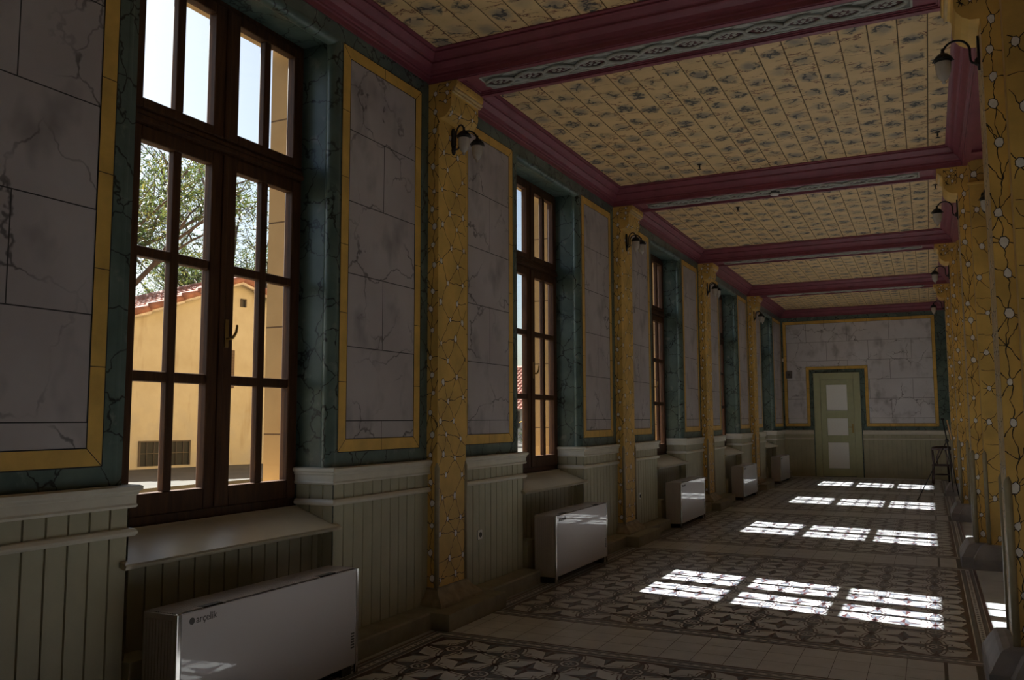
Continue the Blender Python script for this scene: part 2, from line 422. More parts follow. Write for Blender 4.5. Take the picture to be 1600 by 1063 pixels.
    carpet(PK[0]+PW/2-BAY+.39, PK[0]+PW/2-.636, None); white_strip(PK[0]+PW/2-.46, PK[0]+PW/2+.215)
    white_strip(PK[5]+PW/2-.46, YEND)
    # grey slabs under the arcade
    x = 4.9
    for k in range(0, 6):
        y = PK[k]+PW+.6
        while y < PK[k]+BAY-.2: rect(4.08, XFAR, y-.002, y+.002, e[0], JNT); y += .9
    for x in (4.52, 5.4, 6.3): rect(x-.002, x+.002, YBACK, YEND, e[0], JNT)
    o = mb.build('floor', FL, recalc=False)
    tag(o, 'patterned cement tile floor with star carpets and plain white strips', 'floor', kind='structure')
floor()

# ------------------------------------------------------------------ left wall
def wall_left():
    mb = MB(); GR, EX = 0, 1
    y = YBACK
    ysegs = []
    for k in WINS:
        o0, o1 = PK[k]+ON, PK[k]+OF
        ou = PK[k]+(ONU if k > 1 else -2.915)
        mb.box(-.42, 0, y, ou, 0, 4.9, GR)                        # solid between openings
        mb.box(-.42, 0, ou, o0, 0, 1.272, GR)
        mb.box(-.42, -.12, o0, o1, 0, .90, GR)                   # parapet, set back below the sill
        mb.box(-.42, 0, ou, o1, 4.316, 4.9, GR)                   # lintel
        c = PK[k]+WC; e0, e1 = c-.83, c+.703
        mb.box(-.62, -.42, y, e0, -.8, 8, EX); mb.box(-.62, -.42, e0, e1, -.8, 1.0, EX); mb.box(-.62, -.42, e0, e1, 4.335, 8, EX)
        mb.prism([(-.72, .955), (-.42, 1.0), (-.42, 1.06), (-.72, 1.015)], 1, e0-.06, e1+.06, EX)
        # rounded bead round the opening
        for yy in (ou-.045, o1+.012):
            mb.raw([(-.05+.053*math.cos(a), yy+.053*math.sin(a), z) for z in (1.276, 4.37) for a in [2*math.pi*q/16 for q in range(16)]],
                   [(q, (q+1) % 16, 16+(q+1) % 16, 16+q) for q in range(16)], GR, True)
        mb.raw([(-.05+.053*math.cos(a), yy, 4.328+.053*math.sin(a)) for yy in (ou-.03, o1+.03) for a in [2*math.pi*q/16 for q in range(16)]],
               [(q, (q+1) % 16, 16+(q+1) % 16, 16+q) for q in range(16)], GR, True)
        y = o1; ye = e1
    mb.box(-.42, 0, y, YEND+.3, 0, 4.9, GR); mb.box(-.62, -.42, ye, YEND+.3, -.8, 8, EX)
    # the outer leaf between openings (boxes above start at the previous opening)
    y = YBACK
    o = mb.build('wall_left', [M['green'], M['ext']])
    tag(o, 'long left wall of painted green marble with deep window openings', 'wall', kind='structure')
    return o
WL = wall_left()
SEGS = []                                                          # wainscot runs along the left wall: (y0, y1, turn at y0, turn at y1)
prev = YBACK
for k in WINS:
    SEGS.append((prev, PK[k]+ON, False, True))
    SEGS.append((PK[k]+OF, PK[k] if k < 5 else YEND, True, False))
    prev = PK[k]+PW

CAP = [(0, 1.160), (.022, 1.160), (.028, 1.172), (.022, 1.182), (.022, 1.222), (.030, 1.228), (.030, 1.240), (.044, 1.250), (.044, 1.268), (.030, 1.274), (0, 1.276)]
RAIL = [(0, 1.018), (.020, 1.018), (.030, 1.030), (.030, 1.040), (.020, 1.056), (0, 1.060)]
BENCH = [(0, 0), (.20, 0), (.20, .118), (.19, .130), (0, .136)]
def wainscot():
    root = empty('trim_1'); tag(root, 'sage boarded wainscot with cream moulding along the left wall', 'wainscot', kind='structure')
    for (a, b, t0, t1) in SEGS:
        bo, cp, be = MB(), MB(), MB()
        bo.boards((0, a), (0, b), .12, 1.17, (1, 0), off=(.002 if t0 else .05))
        path = [(.012, a), (.012, b)]
        if t0:
            bo.boards((-.30, a), (.012, a), .12, 1.17, (0, -1)); path = [(-.30, a-.012)]+[(.012, a-.012)]+path[1:]
        if t1:
            bo.boards((.012, b), (-.30, b), .12, 1.17, (0, 1)); path = path[:-1]+[(.012, b+.012), (-.30, b+.012)]
        cp.sweep(CAP, path); cp.sweep(RAIL, path)
        be.sweep(BENCH, [(0, a), (0, b)])
        bo.build('boarding', M['wains'], root, recalc=False); cp.build('moulding', M['cap'], root); be.build('bench_skirting', M['bench'], root, bevel=.004)
    for k in WINS:
        n = MB(); n.boards((-.12, PK[k]+ON), (-.12, PK[k]+OF), 0, .90, (1, 0)); n.build('boarding', M['wains'], root, recalc=False)
        c = MB(); c.box(-.11, .06, PK[k]+ON+.005, PK[k]+ON+.20, 0, .40); c.build('pipe_casing', M['wains'], root, bevel=.004)
wainscot()

# painted panels on the wall: yellow border round grey stone
def ring(mb, outer, wd, x, axis, seg=.53):
    """outer: closed polygon in (u,z), interior on the left when walked; flat border of width wd with black outlines, joints and mitres"""
    n = len(outer); P = [Vector(p) for p in outer]; inn = []
    for i in range(n):
        d0 = (P[i]-P[i-1]).normalized(); d1 = (P[(i+1) % n]-P[i]).normalized()
        n0, n1 = Vector((-d0.y, d0.x)), Vector((-d1.y, d1.x)); m = (n0+n1)/(1+n0.dot(n1)); inn.append(P[i]+m*wd)
    def pt(q, off): return (x+off*1.0, q.x, q.y) if axis == 'x' else (q.x, x-off, q.y)
    def line(a, b, t=.004, off=.0035):
        d = (b-a).normalized(); nn = Vector((-d.y, d.x))*t/2
        mb.face([pt(a-nn, off), pt(b-nn, off), pt(b+nn, off), pt(a+nn, off)], 1)
    for i in range(n):
        j = (i+1) % n
        mb.face([pt(P[i], .003), pt(P[j], .003), pt(inn[j], .003), pt(inn[i], .003)], 0)
        mb.face([pt(P[i], 0), pt(P[j], 0), pt(P[j], .003), pt(P[i], .003)], 0)
        line(P[i], P[j], .006); line(inn[i], inn[j], .006); line(P[i], inn[i])
        L = (P[j]-P[i]).length; k = max(1, round(L/seg)); d = (P[j]-P[i])/L; nn = Vector((-d.y, d.x))
        for q in range(1, k):
            a = P[i]+d*(L*q/k); line(a, a+nn*wd)
    return inn
A1, A2 = .116, 1.1686
M['stone'] = mat_stone('grey_painted_stone', (A2-A1)-.18, ((A2-A1)-.18)/2, .5275, .003)
def panels():
    spans = []
    for k in range(0, 6):
        if k >= 0: spans.append((PK[k]-A2, PK[k]-A1 if k < 5 else YEND-.10))
        if k < 5: spans.append((PK[k]+PW+A1, PK[k]+PW+A2+(0 if k == 0 else -.035)))
    for a, b in spans:
        mb = MB(); inn = ring(mb, [(a, ZB), (b, ZB), (b, ZT), (a, ZT)], .090, .0, 'x')
        mb.build('painted_border', [M['yellow'], M['black']], WL, recalc=False)
        s = MB(); s.face([(.0015, 0, -(ZT-ZB)+.18), (.0015, b-a-.18, -(ZT-ZB)+.18), (.0015, b-a-.18, 0), (.0015, 0, 0)])
        s.build('painted_stone', M['stone'], WL, recalc=False, loc=(0, a+.09, ZT-.09))
panels()

# ------------------------------------------------------------------ windows
def window(k):
    c = PK[k]+WC; root = empty('window_%d' % k, (0, c, 0))
    which = {0: 'tall oak window behind the camera', 1: 'nearest tall oak window with twelve lower panes looking out on a gabled house', 2: 'second tall oak window along the left wall, behind the shiny heater',
             3: 'third tall oak window along the left wall', 4: 'fourth tall oak window along the left wall', 5: 'last narrow-looking oak window beside the end wall'}[k]
    tag(root, which, 'window', kind='structure')
    fr = MB(); lo, hi = -1.03, .755
    fr.box(-.42, -.322, lo, -.732, .985, 4.316); fr.box(-.42, -.322, .732, hi, .985, 4.316)
    fr.box(-.42, -.322, -.74, .74, .985, 1.062); fr.box(-.42, -.322, -.74, .74, 4.276, 4.316)
    fr.box(-.42, -.318, -.74, .74, 3.30, 3.402)
    fr.prism([(-.318, 3.315), (-.296, 3.325), (-.296, 3.350), (-.306, 3.362), (-.306, 3.385), (-.318, 3.39)], 1, -.75, .75)
    fr.box(-.41, -.322, -.018, .018, 3.39, 4.29)
    fr.build('outer_frame', M['wood'], root, bevel=.003)
    XA, XG = -.375, -.305
    def leaf(name, y0, y1, z0, z1, ys, zs, handle=False):
        """ys, zs: clear glass intervals"""
        mb = MB(); ylo, yhi = ys[0][0], ys[-1][1]; zlo, zhi = zs[0][0], zs[-1][1]
        mb.box(XA, XG, y0, ylo, z0, z1); mb.box(XA, XG, yhi, y1, z0, z1)
        mb.box(XA, XG, ylo, yhi, z0, zlo); mb.box(XA, XG, ylo, yhi, zhi, z1)
        for p_, q in zip(ys, ys[1:]): mb.box(XA+.014, XG-.006, p_[1], q[0], zlo, zhi)
        for p_, q in zip(zs, zs[1:]): mb.box(XA+.006, XG-.008, ylo, yhi, p_[1], q[0])
        L = mb.build(name, M['wood'], root, bevel=.007)
        for a, b in ys:
            for d, e_ in zs:
                g = MB(); g.box(-.345, -.341, a-.006, b+.006, d-.006, e_+.006); g.build('pane', M['glass'], L)
        return L
    Z3 = [(1.19, 1.822), (1.884, 2.536), (2.596, 3.212)]; Z1 = [(3.462, 4.205)]
    YL = [(-.645, -.405), (-.345, -.105)]; YR = [(.105, .345), (.405, .645)]
    leaf('casement', -.735, -.002, 1.064, 3.298, YL, Z3); rl = leaf('casement', .002, .735, 1.064, 3.298, YR, Z3)
    leaf('fanlight', -.735, -.012, 3.404, 4.274, YL, Z1); leaf('fanlight', .012, .735, 3.404, 4.274, YR, Z1)
    co = MB(); co.box(-.312, -.294, -.022, .022, 1.07, 3.295); co.box(-.312, -.294, -.022, .022, 3.405, 4.27); co.build('cover_strip', M['wood'], root, bevel=.006)
    h = MB(); h.box(-.306, -.297, .030, .062, 2.06, 2.24)
    h.tube([(-.30, .046, 2.115), (-.262, .046, 2.115)], .009)
    h.tube([(-.262, .046, 2.112), (-.256, .060, 2.125), (-.250, .076, 2.155), (-.250, .084, 2.19), (-.252, .086, 2.205)], [.010, .010, .009, .008, .007])
    h.build('handle', M['brass'], rl, bevel=.002)
    s = MB(); prof = [(-.315, .995), (-.295, 1.010), (-.275, .996), (.052, .882), (.060, .872), (.056, .856), (.044, .854), (-.315, .960)]
    s.prism(prof, 1, ON-WC-.0, OF-WC+.0); s.prism([(.014, .894), (.052, .882), (.060, .872), (.056, .856), (.044, .854), (.014, .864)], 1, ON-WC-.035, OF-WC+.035)
    s.build('sill_board', M['sill'], root)
for k in WINS: window(k)

# ------------------------------------------------------------------ painted network on pilasters and piers
def network(rng, W, H, sp, rb=.020):
    """flecks joined by wandering veins on a W x H face: returns (fleck polygons, outline polygons, vein quads)"""
    pts = []; rows = int(H/(sp*.80))+3
    for j in range(-1, rows):
        n = max(1, round(W/sp)); off = .25 if j % 2 else -.25
        cols = range(-1, n+2)
        for i in cols:
            if n == 1: u = W*(.5+(.17 if j % 2 else -.17)+rng.uniform(-.1, .1))+(i)*sp*1.2
            else: u = (i+.5+off)*W/n+rng.uniform(-.2, .2)*sp
            pts.append((u, (j+.5)*sp*.80+rng.uniform(-.16, .16)*sp))
    veins = []; ins = lambda p: 0 <= p[0] <= W and 0 <= p[1] <= H
    single = max(1, round(W/sp)) == 1
    if single:
        pts = []; v = sp*.4
        while v < H: pts.append((W*(.5+rng.uniform(-.2, .2)), v)); v += sp*rng.uniform(.62, 1.05)
        ends = []
        for (u0, v0) in pts:
            for sg in (0, 1):
                for q in range(rng.choice((1, 1, 2))): ends.append(((u0, v0), (sg*W, v0+rng.uniform(-.55, .55)*sp)))
        links = list(zip(pts, pts[1:]))+ends
    else:
        links = [(pts[a], pts[b]) for a in range(len(pts)) for b in range(a+1, len(pts)) if math.dist(pts[a], pts[b]) < sp*1.30 and rng.random() < .88]
    for pa, pb in links:
        d = math.dist(pa, pb); n = 9; P = []; o = 0
        dx, dy = (pb[0]-pa[0])/d, (pb[1]-pa[1])/d
        for q in range(n+1):
            t = q/n; o = 0 if q in (0, n) else o*.6+rng.uniform(-.045, .045)*min(sp, d)
            P.append((pa[0]+dx*d*t-dy*o, pa[1]+dy*d*t+dx*o))
        for q in range(n):
            p, r = P[q], P[q+1]
            p = (min(W, max(0, p[0])), p[1]) if single else p; r = (min(W, max(0, r[0])), r[1]) if single else r
            if ins(p) and ins(r) and p != r:
                t = (q+.5)/n; wd = .0017+.0024*abs(t-.5)*2
                l = math.dist(p, r) or 1; nx, ny = -(r[1]-p[1])/l*wd, (r[0]-p[0])/l*wd
                veins.append([(p[0]-nx, p[1]-ny), (r[0]-nx, r[1]-ny), (r[0]+nx, r[1]+ny), (p[0]+nx, p[1]+ny)])
    fl, ol = [], []
    for u, v in pts:
        r = rb*rng.uniform(.8, 1.3)
        if r*1.3 < u < W-r*1.3 and r*1.4 < v < H-r*1.4:
            ph = rng.uniform(0, 6.28); rad = [r*rng.uniform(.75, 1.1) for _ in range(7)]
            q = [(u+rad[i]*math.cos(ph+i*.8976)*.85, v+rad[i]*math.sin(ph+i*.8976)*1.1) for i in range(7)]
            fl.append(q); ol.append([(u+(x-u)*1.2, v+(y-v)*1.2) for x, y in q])
    return fl, ol, veins
def paint(mb, rng, org, du, nrm, W, H, sp, rb=.020, mats=(1, 2)):
    org, du, nrm = Vector(org), Vector(du), Vector(nrm); up = Vector((0, 0, 1))
    fl, ol, ve = network(rng, W, H, sp, rb)
    def put(poly, off, m): mb.face([org+du*u+up*v+nrm*off for u, v in poly], m)
    for q in ve: put(q, .0008, mats[1])
    for q in ol: put(q, .0012, mats[1])
    for q in fl: put(q, .0018, mats[0])

CORBEL = [(0, 4.10), (.003, 4.12), (.05, 4.125), (.085, 4.150), (.112, 4.190), (.120, 4.225), (.120, 4.315), (.128, 4.335), (.150, 4.345), (.150, 4.362), (.168, 4.372), (.172, 4.390), (.172, 4.424), (0, 4.424)]
def left_pilaster():
    root = empty('pilaster', (0, 0, 0))
    rng = random.Random(5); sh = MB()
    sh.box(0, PROJ, 0, PW, .24, ZSOF, 0)
    paint(sh, rng, (PROJ, 0, .25), (0, 1, 0), (1, 0, 0), PW, 3.86, .20, .021)
    paint(sh, rng, (0, 0, .25), (1, 0, 0), (0, -1, 0), PROJ, 4.17, .215, .022)
    sh.build('shaft', [M['ochre'], M['pebble'], M['vein']], root, recalc=False)
    cp = MB(); prof = [(PROJ+d, z) for d, z in CORBEL]; cp.prism([(x, z) for x, z in prof], 1, 0, PW, 0)
    # reeded moulding of the corbel runs past its sides
    cp.tube([(PROJ+.150, -.006, 4.353), (PROJ+.150, PW+.006, 4.353)], .014, 3, 10); cp.tube([(PROJ+.135, -.004, 4.331), (PROJ+.135, PW+.004, 4.331)], .010, 3, 10)
    fl, ol, ve = network(rng, PW, .30, .15, .017)
    def at(u, v):
        z = 4.12+v; d = 0
        for (d0, z0), (d1, z1) in zip(CORBEL[1:], CORBEL[2:]):
            if z0 <= z <= z1 and z1 > z0: d = d0+(d1-d0)*(z-z0)/(z1-z0)
        return d, z
    for polys, off, m in ((ve, .0012, 2), (ol, .0018, 2), (fl, .0026, 1)):
        for q in polys:
            P = [at(u, v) for u, v in q]
            if all(p[0] > .02 and (p[1] < 4.31 or p[1] > 4.38) for p in P): cp.face([(PROJ+p[0]+off, u[0], p[1]) for p, u in zip(P, q)], m)
    paint(cp, rng, (PROJ, 0, 4.22), (1, 0, 0), (0, -1, 0), .118, .20, .085, .016)
    cp.build('corbel', [M['ochre'], M['pebble'], M['vein'], M['edge']], root, recalc=False)
    b = MB()
    prof = [(0, .118), (.105, .118), (.105, .150), (.095, .165), (.040, .215), (.018, .250), (.018, .262), (0, .266)]
    path = [(0, 0), (PROJ, 0), (PROJ, PW), (0, PW)]
    b.sweep([(-.10, .118)]+prof[1:-1]+[(-.10, .266)], [(-.0, 0), (PROJ, 0), (PROJ, PW), (0, PW)], 0, caps=False)
    b.build('base', M['base'], root)
    pl = MB(); pl.box(0, .364, -.2494, PW+.2494, 0, .130); pl.build('plinth', M['bench'], root, bevel=.005)
    for y in (0, PW):
        g = MB(); g.tube([(PROJ-.004, y+(.004 if y == 0 else -.004), .25), (PROJ-.004, y+(.004 if y == 0 else -.004), 1.21), (PROJ-.006, y+(.006 if y == 0 else -.006), 1.25)], [.020, .020, .008], 0, 12)
        g.build('corner_guard', M['guard'], root)
    return root
LP_LABEL = {0: 'ochre left pilaster just outside the view', 1: 'nearest ochre veined pilaster on the left wall, before the second window', 2: 'second ochre veined pilaster on the left wall, between second and third windows',
            3: 'third ochre veined pilaster on the left wall, between third and fourth windows', 4: 'farthest ochre veined pilaster on the left wall, before the last window'}
lp = left_pilaster(); lp.location = (0, PK[1], 0); tag(lp, LP_LABEL[1], 'pilaster', 'ochre pilasters of the left wall', 'structure')
for k in (0, 2, 3, 4): tag(dup(lp, (0, PK[k], 0)), LP_LABEL[k])

XP1 = 5.05                                          # far side of the arcade piers
def right_pier():
    root = empty('pier', (0, 0, 0))
    rng = random.Random(11); sh = MB(); E = .125
    sh.box(XR, XB+.02, 0, PW, .2, ZSOF, 0); sh.box(XB, XP1, -E, PW+E, .2, ZSOF+.02, 0)
    paint(sh, rng, (XR, 0, .25), (1, 0, 0), (0, -1, 0), XB-XR, 4.15, .245, .027)
    paint(sh, rng, (XB, -E, .25), (1, 0, 0), (0, -1, 0), XP1-XB, 4.15, .245, .030)
    paint(sh, rng, (XR, PW, .25), (0, -1, 0), (-1, 0, 0), PW, 3.86, .175, .021)
    # paler ochre on the corridor faces paints in window light and sheen
    sh.face([(XR-.0005, 0, .26), (XR-.0005, PW, .26), (XR-.0005, PW, 4.1), (XR-.0005, 0, 4.1)], 3)
    sh.face([(XB-.0005, -E, .26), (XB-.0005, 0, .26), (XB-.0005, 0, 4.4), (XB-.0005, -E, 4.4)], 3)
    sh.build('shaft', [M['ochre'], M['pebble'], M['vein'], M['edge']], root, recalc=False)
    cp = MB(); cp.prism([(XR-d*1.2, z) for d, z in CORBEL], 1, 0, PW, 0)
    cp.tube([(XR-.178, -.006, 4.353), (XR-.178, PW+.006, 4.353)], .015, 3, 10)
    paint(cp, rng, (XR-.135, 0, 4.22), (1, 0, 0), (0, -1, 0), .135, .20, .085, .016)
    cp.tube([(XB-.02, -E-.01, 4.18), (XP1+.01, -E-.01, 4.18)], .018, 0, 10)
    cp.build('corbel', [M['ochre'], M['pebble'], M['vein'], M['edge']], root, recalc=False)
    b = MB(); body = [(XP1, -E), (XB, -E), (XB, 0), (XR, 0), (XR, PW), (XB, PW), (XB, PW+E), (XP1, PW+E)]
    prof = [(.02, 0), (.155, 0), (.155, .112), (.146, .120), (.137, .135), (.122, .165), (.088, .222), (.070, .240), (.030, .252), (-.02, .254)]
    b.sweep([(-d, z) for d, z in prof][::-1], body, 0)
    b.build('base', M['greystone'], root)
    for (x, y) in ((XR, 0), (XR, PW), (XB, -E)):
        sg = -1 if y > .1 else 1
        g = MB(); g.tube([(x+.006, y+sg*.006, .24), (x+.006, y+sg*.006, 1.21), (x+.01, y+sg*.01, 1.25)], [.022, .022, .009], 0, 12)
        g.build('corner_guard', M['guard'], root)
    return root
rp = right_pier(); rp.location = (0, PK[1], 0)
RP_LABEL = {0: 'ochre arcade pier just outside the view', 1: 'nearest ochre arcade pier at the right edge', 2: 'second ochre arcade pier on the right, with grey stone base', 3: 'third ochre arcade pier on the right, in front of the easel',
            4: 'fourth ochre arcade pier on the right, hiding part of the chair', 5: 'last ochre half pier on the right, against the end wall'}
tag(rp, RP_LABEL[1], 'pier', 'ochre piers of the right arcade', 'structure')
for k in (0, 2, 3, 4): tag(dup(rp, (0, PK[k], 0)), RP_LABEL[k])

# ------------------------------------------------------------------ ceiling, beams, cornices
def ceiling():
    mb = MB()
    mb.box(-.42, XFAR+.2, YBACK-.2, YEND+.3, ZCEIL, ZCEIL+.3)
    tag(mb.build('ceiling', M['ceiling']), 'boarded ceiling painted as yellow marble with blue grey smudges', 'ceiling', kind='structure')
ceiling()
CORN = [(0, HB), (.014, HB), (.014, 4.470), (.026, 4.476), (.026, 4.492), (.040, 4.498), (.052, 4.520), (.080, 4.548), (.092, 4.556), (.092, 4.572), (.110, 4.580), (.138, 4.612), (.150, 4.618), (.150, 4.632), (.177, 4.636), (.177, ZCEIL), (0, ZCEIL)]
def cornice_and_beams():
    ends = [(YBACK, PK[0])]+[(PK[k]+PW, PK[k+1]) for k in range(0, 4)]+[(PK[4]+PW, YEND)]
    for i, (a, b) in enumerate(ends):
        mb = MB(); mb.sweep(CORN, [(0, a), (0, b), (XBEAM, b), (XBEAM, a)], 0, closed=True)
        o = mb.build('trim_%d' % (i+2), M['maroon'])
        names = ['behind the camera', 'over the nearest window', 'over the second window', 'over the third window', 'over the fourth window', 'over the last window and end wall']
        tag(o, 'maroon moulded cornice round the ceiling bay '+names[i], 'cornice', 'maroon cornices', 'structure')
    # one cross beam, then its copies
    root = empty('ceiling_beam', (0, 0, 0)); bm_ = MB(); z0 = ZSOF
    bm_.box(.0, XBEAM, .0, PW, z0+.030, ZCEIL)
    x0, x1 = .22, 3.93
    for xa, xb, ya, yb in ((0, XBEAM, 0, .050), (0, XBEAM, PW-.050, PW), (0, x0+.05, .05, PW-.05), (x1-.05, XBEAM, .05, PW-.05)): bm_.box(xa, xb, ya, yb, z0, z0+.034)
    for o_, zz in ((.058, .010), (.074, .018)):
        for xa, xb, ya, yb in ((x0+o_-.006, x1-o_+.006, o_-.006, o_+.006), (x0+o_-.006, x1-o_+.006, PW-o_-.006, PW-o_+.006), (x0+o_-.006, x0+o_+.006, o_, PW-o_), (x1-o_-.006, x1-o_+.006, o_, PW-o_)):
            bm_.box(xa, xb, ya, yb, z0+zz, z0+.032)
    bm_.build('beam_body', M['maroon'], root, bevel=.002)
    orn = MB(); yc = PW/2; hw = .128; xa, xb = .43, 3.70; zg = z0+.024
    orn.box(xa, xb, yc-hw, yc+hw, zg, z0+.032, 1)
    for y in (yc-hw, yc+hw): orn.box(xa, xb, y-.007, y+.007, zg-.006, z0+.031, 0)
    for x in (xa, xb): orn.box(x-.007, x+.007, yc-hw, yc+hw, zg-.006, z0+.031, 0)
    p = .2703; c0 = .565; n = 12
    for ph in (1, -1):
        pts = []; k = int((n-1)*24+24)
        for q in range(k+1):
            x = c0-p/2+q*(n*p)/k; ang = math.pi*(x-c0)/p
            pts.append((x, yc+ph*.078*math.cos(ang)*(abs(math.cos(ang))**-.25 if abs(math.cos(ang)) > 1e-3 else 1), zg-.008-.006*ph*math.sin(ang)*(1 if int(round((x-c0)/p)) % 2 else -1)))
        orn.tube([(x, y, z) for x, y, z in pts], .0165, 0, 6)
    for i in range(n):
        cx = c0+i*p
        el = [(cx+.108*math.cos(t), yc+.062*math.sin(t)) for t in [2*math.pi*q/24 for q in range(24)]]
        orn.face([(x, y, zg-.004) for x, y in el], 2)
        for q in range(8):
            t = 2*math.pi*(q+.5)/8; c, s = math.cos(t), math.sin(t); rx, ry = .060*c, .037*s
            orn.raw([(cx+rx+(.019*abs(c)+.012*abs(s))*math.cos(a), yc+ry+.0095*math.sin(a), zg-.006) for a in [2*math.pi*w_/8 for w_ in range(8)]]+[(cx+rx, yc+ry, zg-.015)],
                    [(w_, (w_+1) % 8, 8) for w_ in range(8)], 0, True)
        orn.raw([(cx+.02*math.cos(a), yc+.015*math.sin(a), zg-.006) for a in [2*math.pi*w_/10 for w_ in range(10)]]+[(cx, yc, zg-.022)], [(w_, (w_+1) % 10, 10) for w_ in range(10)], 0, True)
        if i < n-1:
            for sg in (1, -1):
                orn.raw([(cx+p/2+.075*math.cos(a), yc+sg*(hw-.030)+.014*math.sin(a)+.006*math.cos(a*2), zg-.002) for a in [2*math.pi*w_/12 for w_ in range(12)]]+[(cx+p/2, yc+sg*(hw-.030), zg-.012)], [(w_, (w_+1) % 12, 12) for w_ in range(12)], 0, True)
    orn.build('soffit_relief', [M['ornament'], M['ornground'], M['darkmaroon']], root, recalc=False)
    names = {0: 'maroon ceiling beam behind the camera', 1: 'nearest maroon ceiling beam with grey rosette relief', 2: 'second maroon ceiling beam, with the smoke detector on its relief', 3: 'third maroon ceiling beam', 4: 'farthest maroon ceiling beam before the end wall'}
    root.location = (0, PK[1], 0); tag(root, names[1], 'beam', 'maroon ceiling beams', 'structure')
    for k in (0, 2, 3, 4): tag(dup(root, (0, PK[k], 0)), names[k])
    lb = MB(); lb.box(XBEAM, XP1-.03, YBACK, YEND, ZSOF+.03, ZCEIL)
    for xa, xb in ((XBEAM, XBEAM+.06), (XP1-.09, XP1-.03)): lb.box(xa, xb, YBACK, YEND, ZSOF, ZSOF+.034)
    for k in range(0, 5):
        for ya, yb in ((PK[k]-.5, PK[k]-.2), (PK[k]+PW+.2, PK[k]+PW+.5)): lb.box(XBEAM+.06, XP1-.09, ya, yb, ZSOF, ZSOF+.034)
        lb.box(XBEAM+.22, XP1-.25, PK[k]+PW+.62, PK[k]+BAY-.62, ZSOF+.012, ZSOF+.032, 1)
        for q in range(int((BAY-PW-1.4)/.27)):
            y = PK[k]+PW+.76+q*.27
            lb.raw([((XBEAM+XP1)/2-.015+.07*math.cos(a), y+.09*math.sin(a), ZSOF+.010) for a in [2*math.pi*w_/16 for w_ in range(16)]]+[((XBEAM+XP1)/2-.015, y, ZSOF-.006)], [(w_, (w_+1) % 16, 16) for w_ in range(16)], 2, True)
    tag(lb.build('long_beam', [M['maroon'], M['ornground'], M['ornament']]), 'maroon beam running along the tops of the right piers', 'beam', kind='structure')
cornice_and_beams()

# ------------------------------------------------------------------ end wall, back wall, hall beyond the arcade
def end_wall():
    mb = MB(); mb.box(-.42, .83, YEND, YEND+.3, 0, 4.9); mb.box(2.03, XP1, YEND, YEND+.3, 0, 4.9); mb.box(.83, 2.03, YEND, YEND+.3, 2.85, 4.9); mb.box(.83, 2.03, YEND+.12, YEND+.3, 0, 2.85)
    o = mb.build('wall_end', M['green']); tag(o, 'end wall with grey painted stone panel and sage wainscot', 'wall', kind='structure')
    b = MB(); inn = ring(b, [(.045, ZB), (.722, ZB), (.722, 2.945), (2.152, 2.945), (2.152, ZB), (3.914, ZB), (3.914, ZT), (.045, ZT)], .085, YEND, 'y')
    b.build('painted_border', [M['yellow'], M['black']], o, recalc=False)
    s = MB(); m2 = mat_stone('grey_painted_stone_end_lit', 1.066, -.135, .527, .0, (.60, .575, .59), (.70, .68, .70))  # lighter, cooler copy of the panel stone, brighter far-end light put into colour
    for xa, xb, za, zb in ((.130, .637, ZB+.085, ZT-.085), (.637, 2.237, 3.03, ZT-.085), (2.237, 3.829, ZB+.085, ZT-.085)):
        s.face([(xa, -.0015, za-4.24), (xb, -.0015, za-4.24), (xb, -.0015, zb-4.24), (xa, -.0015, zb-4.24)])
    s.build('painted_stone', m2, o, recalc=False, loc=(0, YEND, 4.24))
    bo, cp = MB(), MB()
    for xa, xb in ((.0, .80), (2.06, XP1)):
        bo.boards((xb, YEND), (xa, YEND), 0, 1.17, (0, -1)); cp.sweep(CAP, [(xa, YEND-.01), (xb, YEND-.01)]); cp.sweep(RAIL, [(xa, YEND-.01), (xb, YEND-.01)])
        cp.box(xa, xb, YEND-.025, YEND, 0, .09, 1)
    bo.build('boarding', M['wains'], o, recalc=False); cp.build('moulding', [M['cap'], M['wains']], o)
end_wall()
def outer_walls():
    mb = MB(); mb.box(-.62, XFAR+.2, YBACK-.3, YBACK, -.8, 4.9)
    tag(mb.build('wall_back', M['plainwall']), 'plain wall closing the corridor behind the camera', 'wall', kind='structure')
    mb = MB(); mb.box(XFAR, XFAR+.3, YBACK, YEND+.3, -.2, 4.9); mb.box(XP1, XFAR, YEND, YEND+.3, -.2, 4.9)
    tag(mb.build('wall_right', M['plainwall']), 'plain wall of the space behind the right arcade', 'wall', kind='structure')
outer_walls()
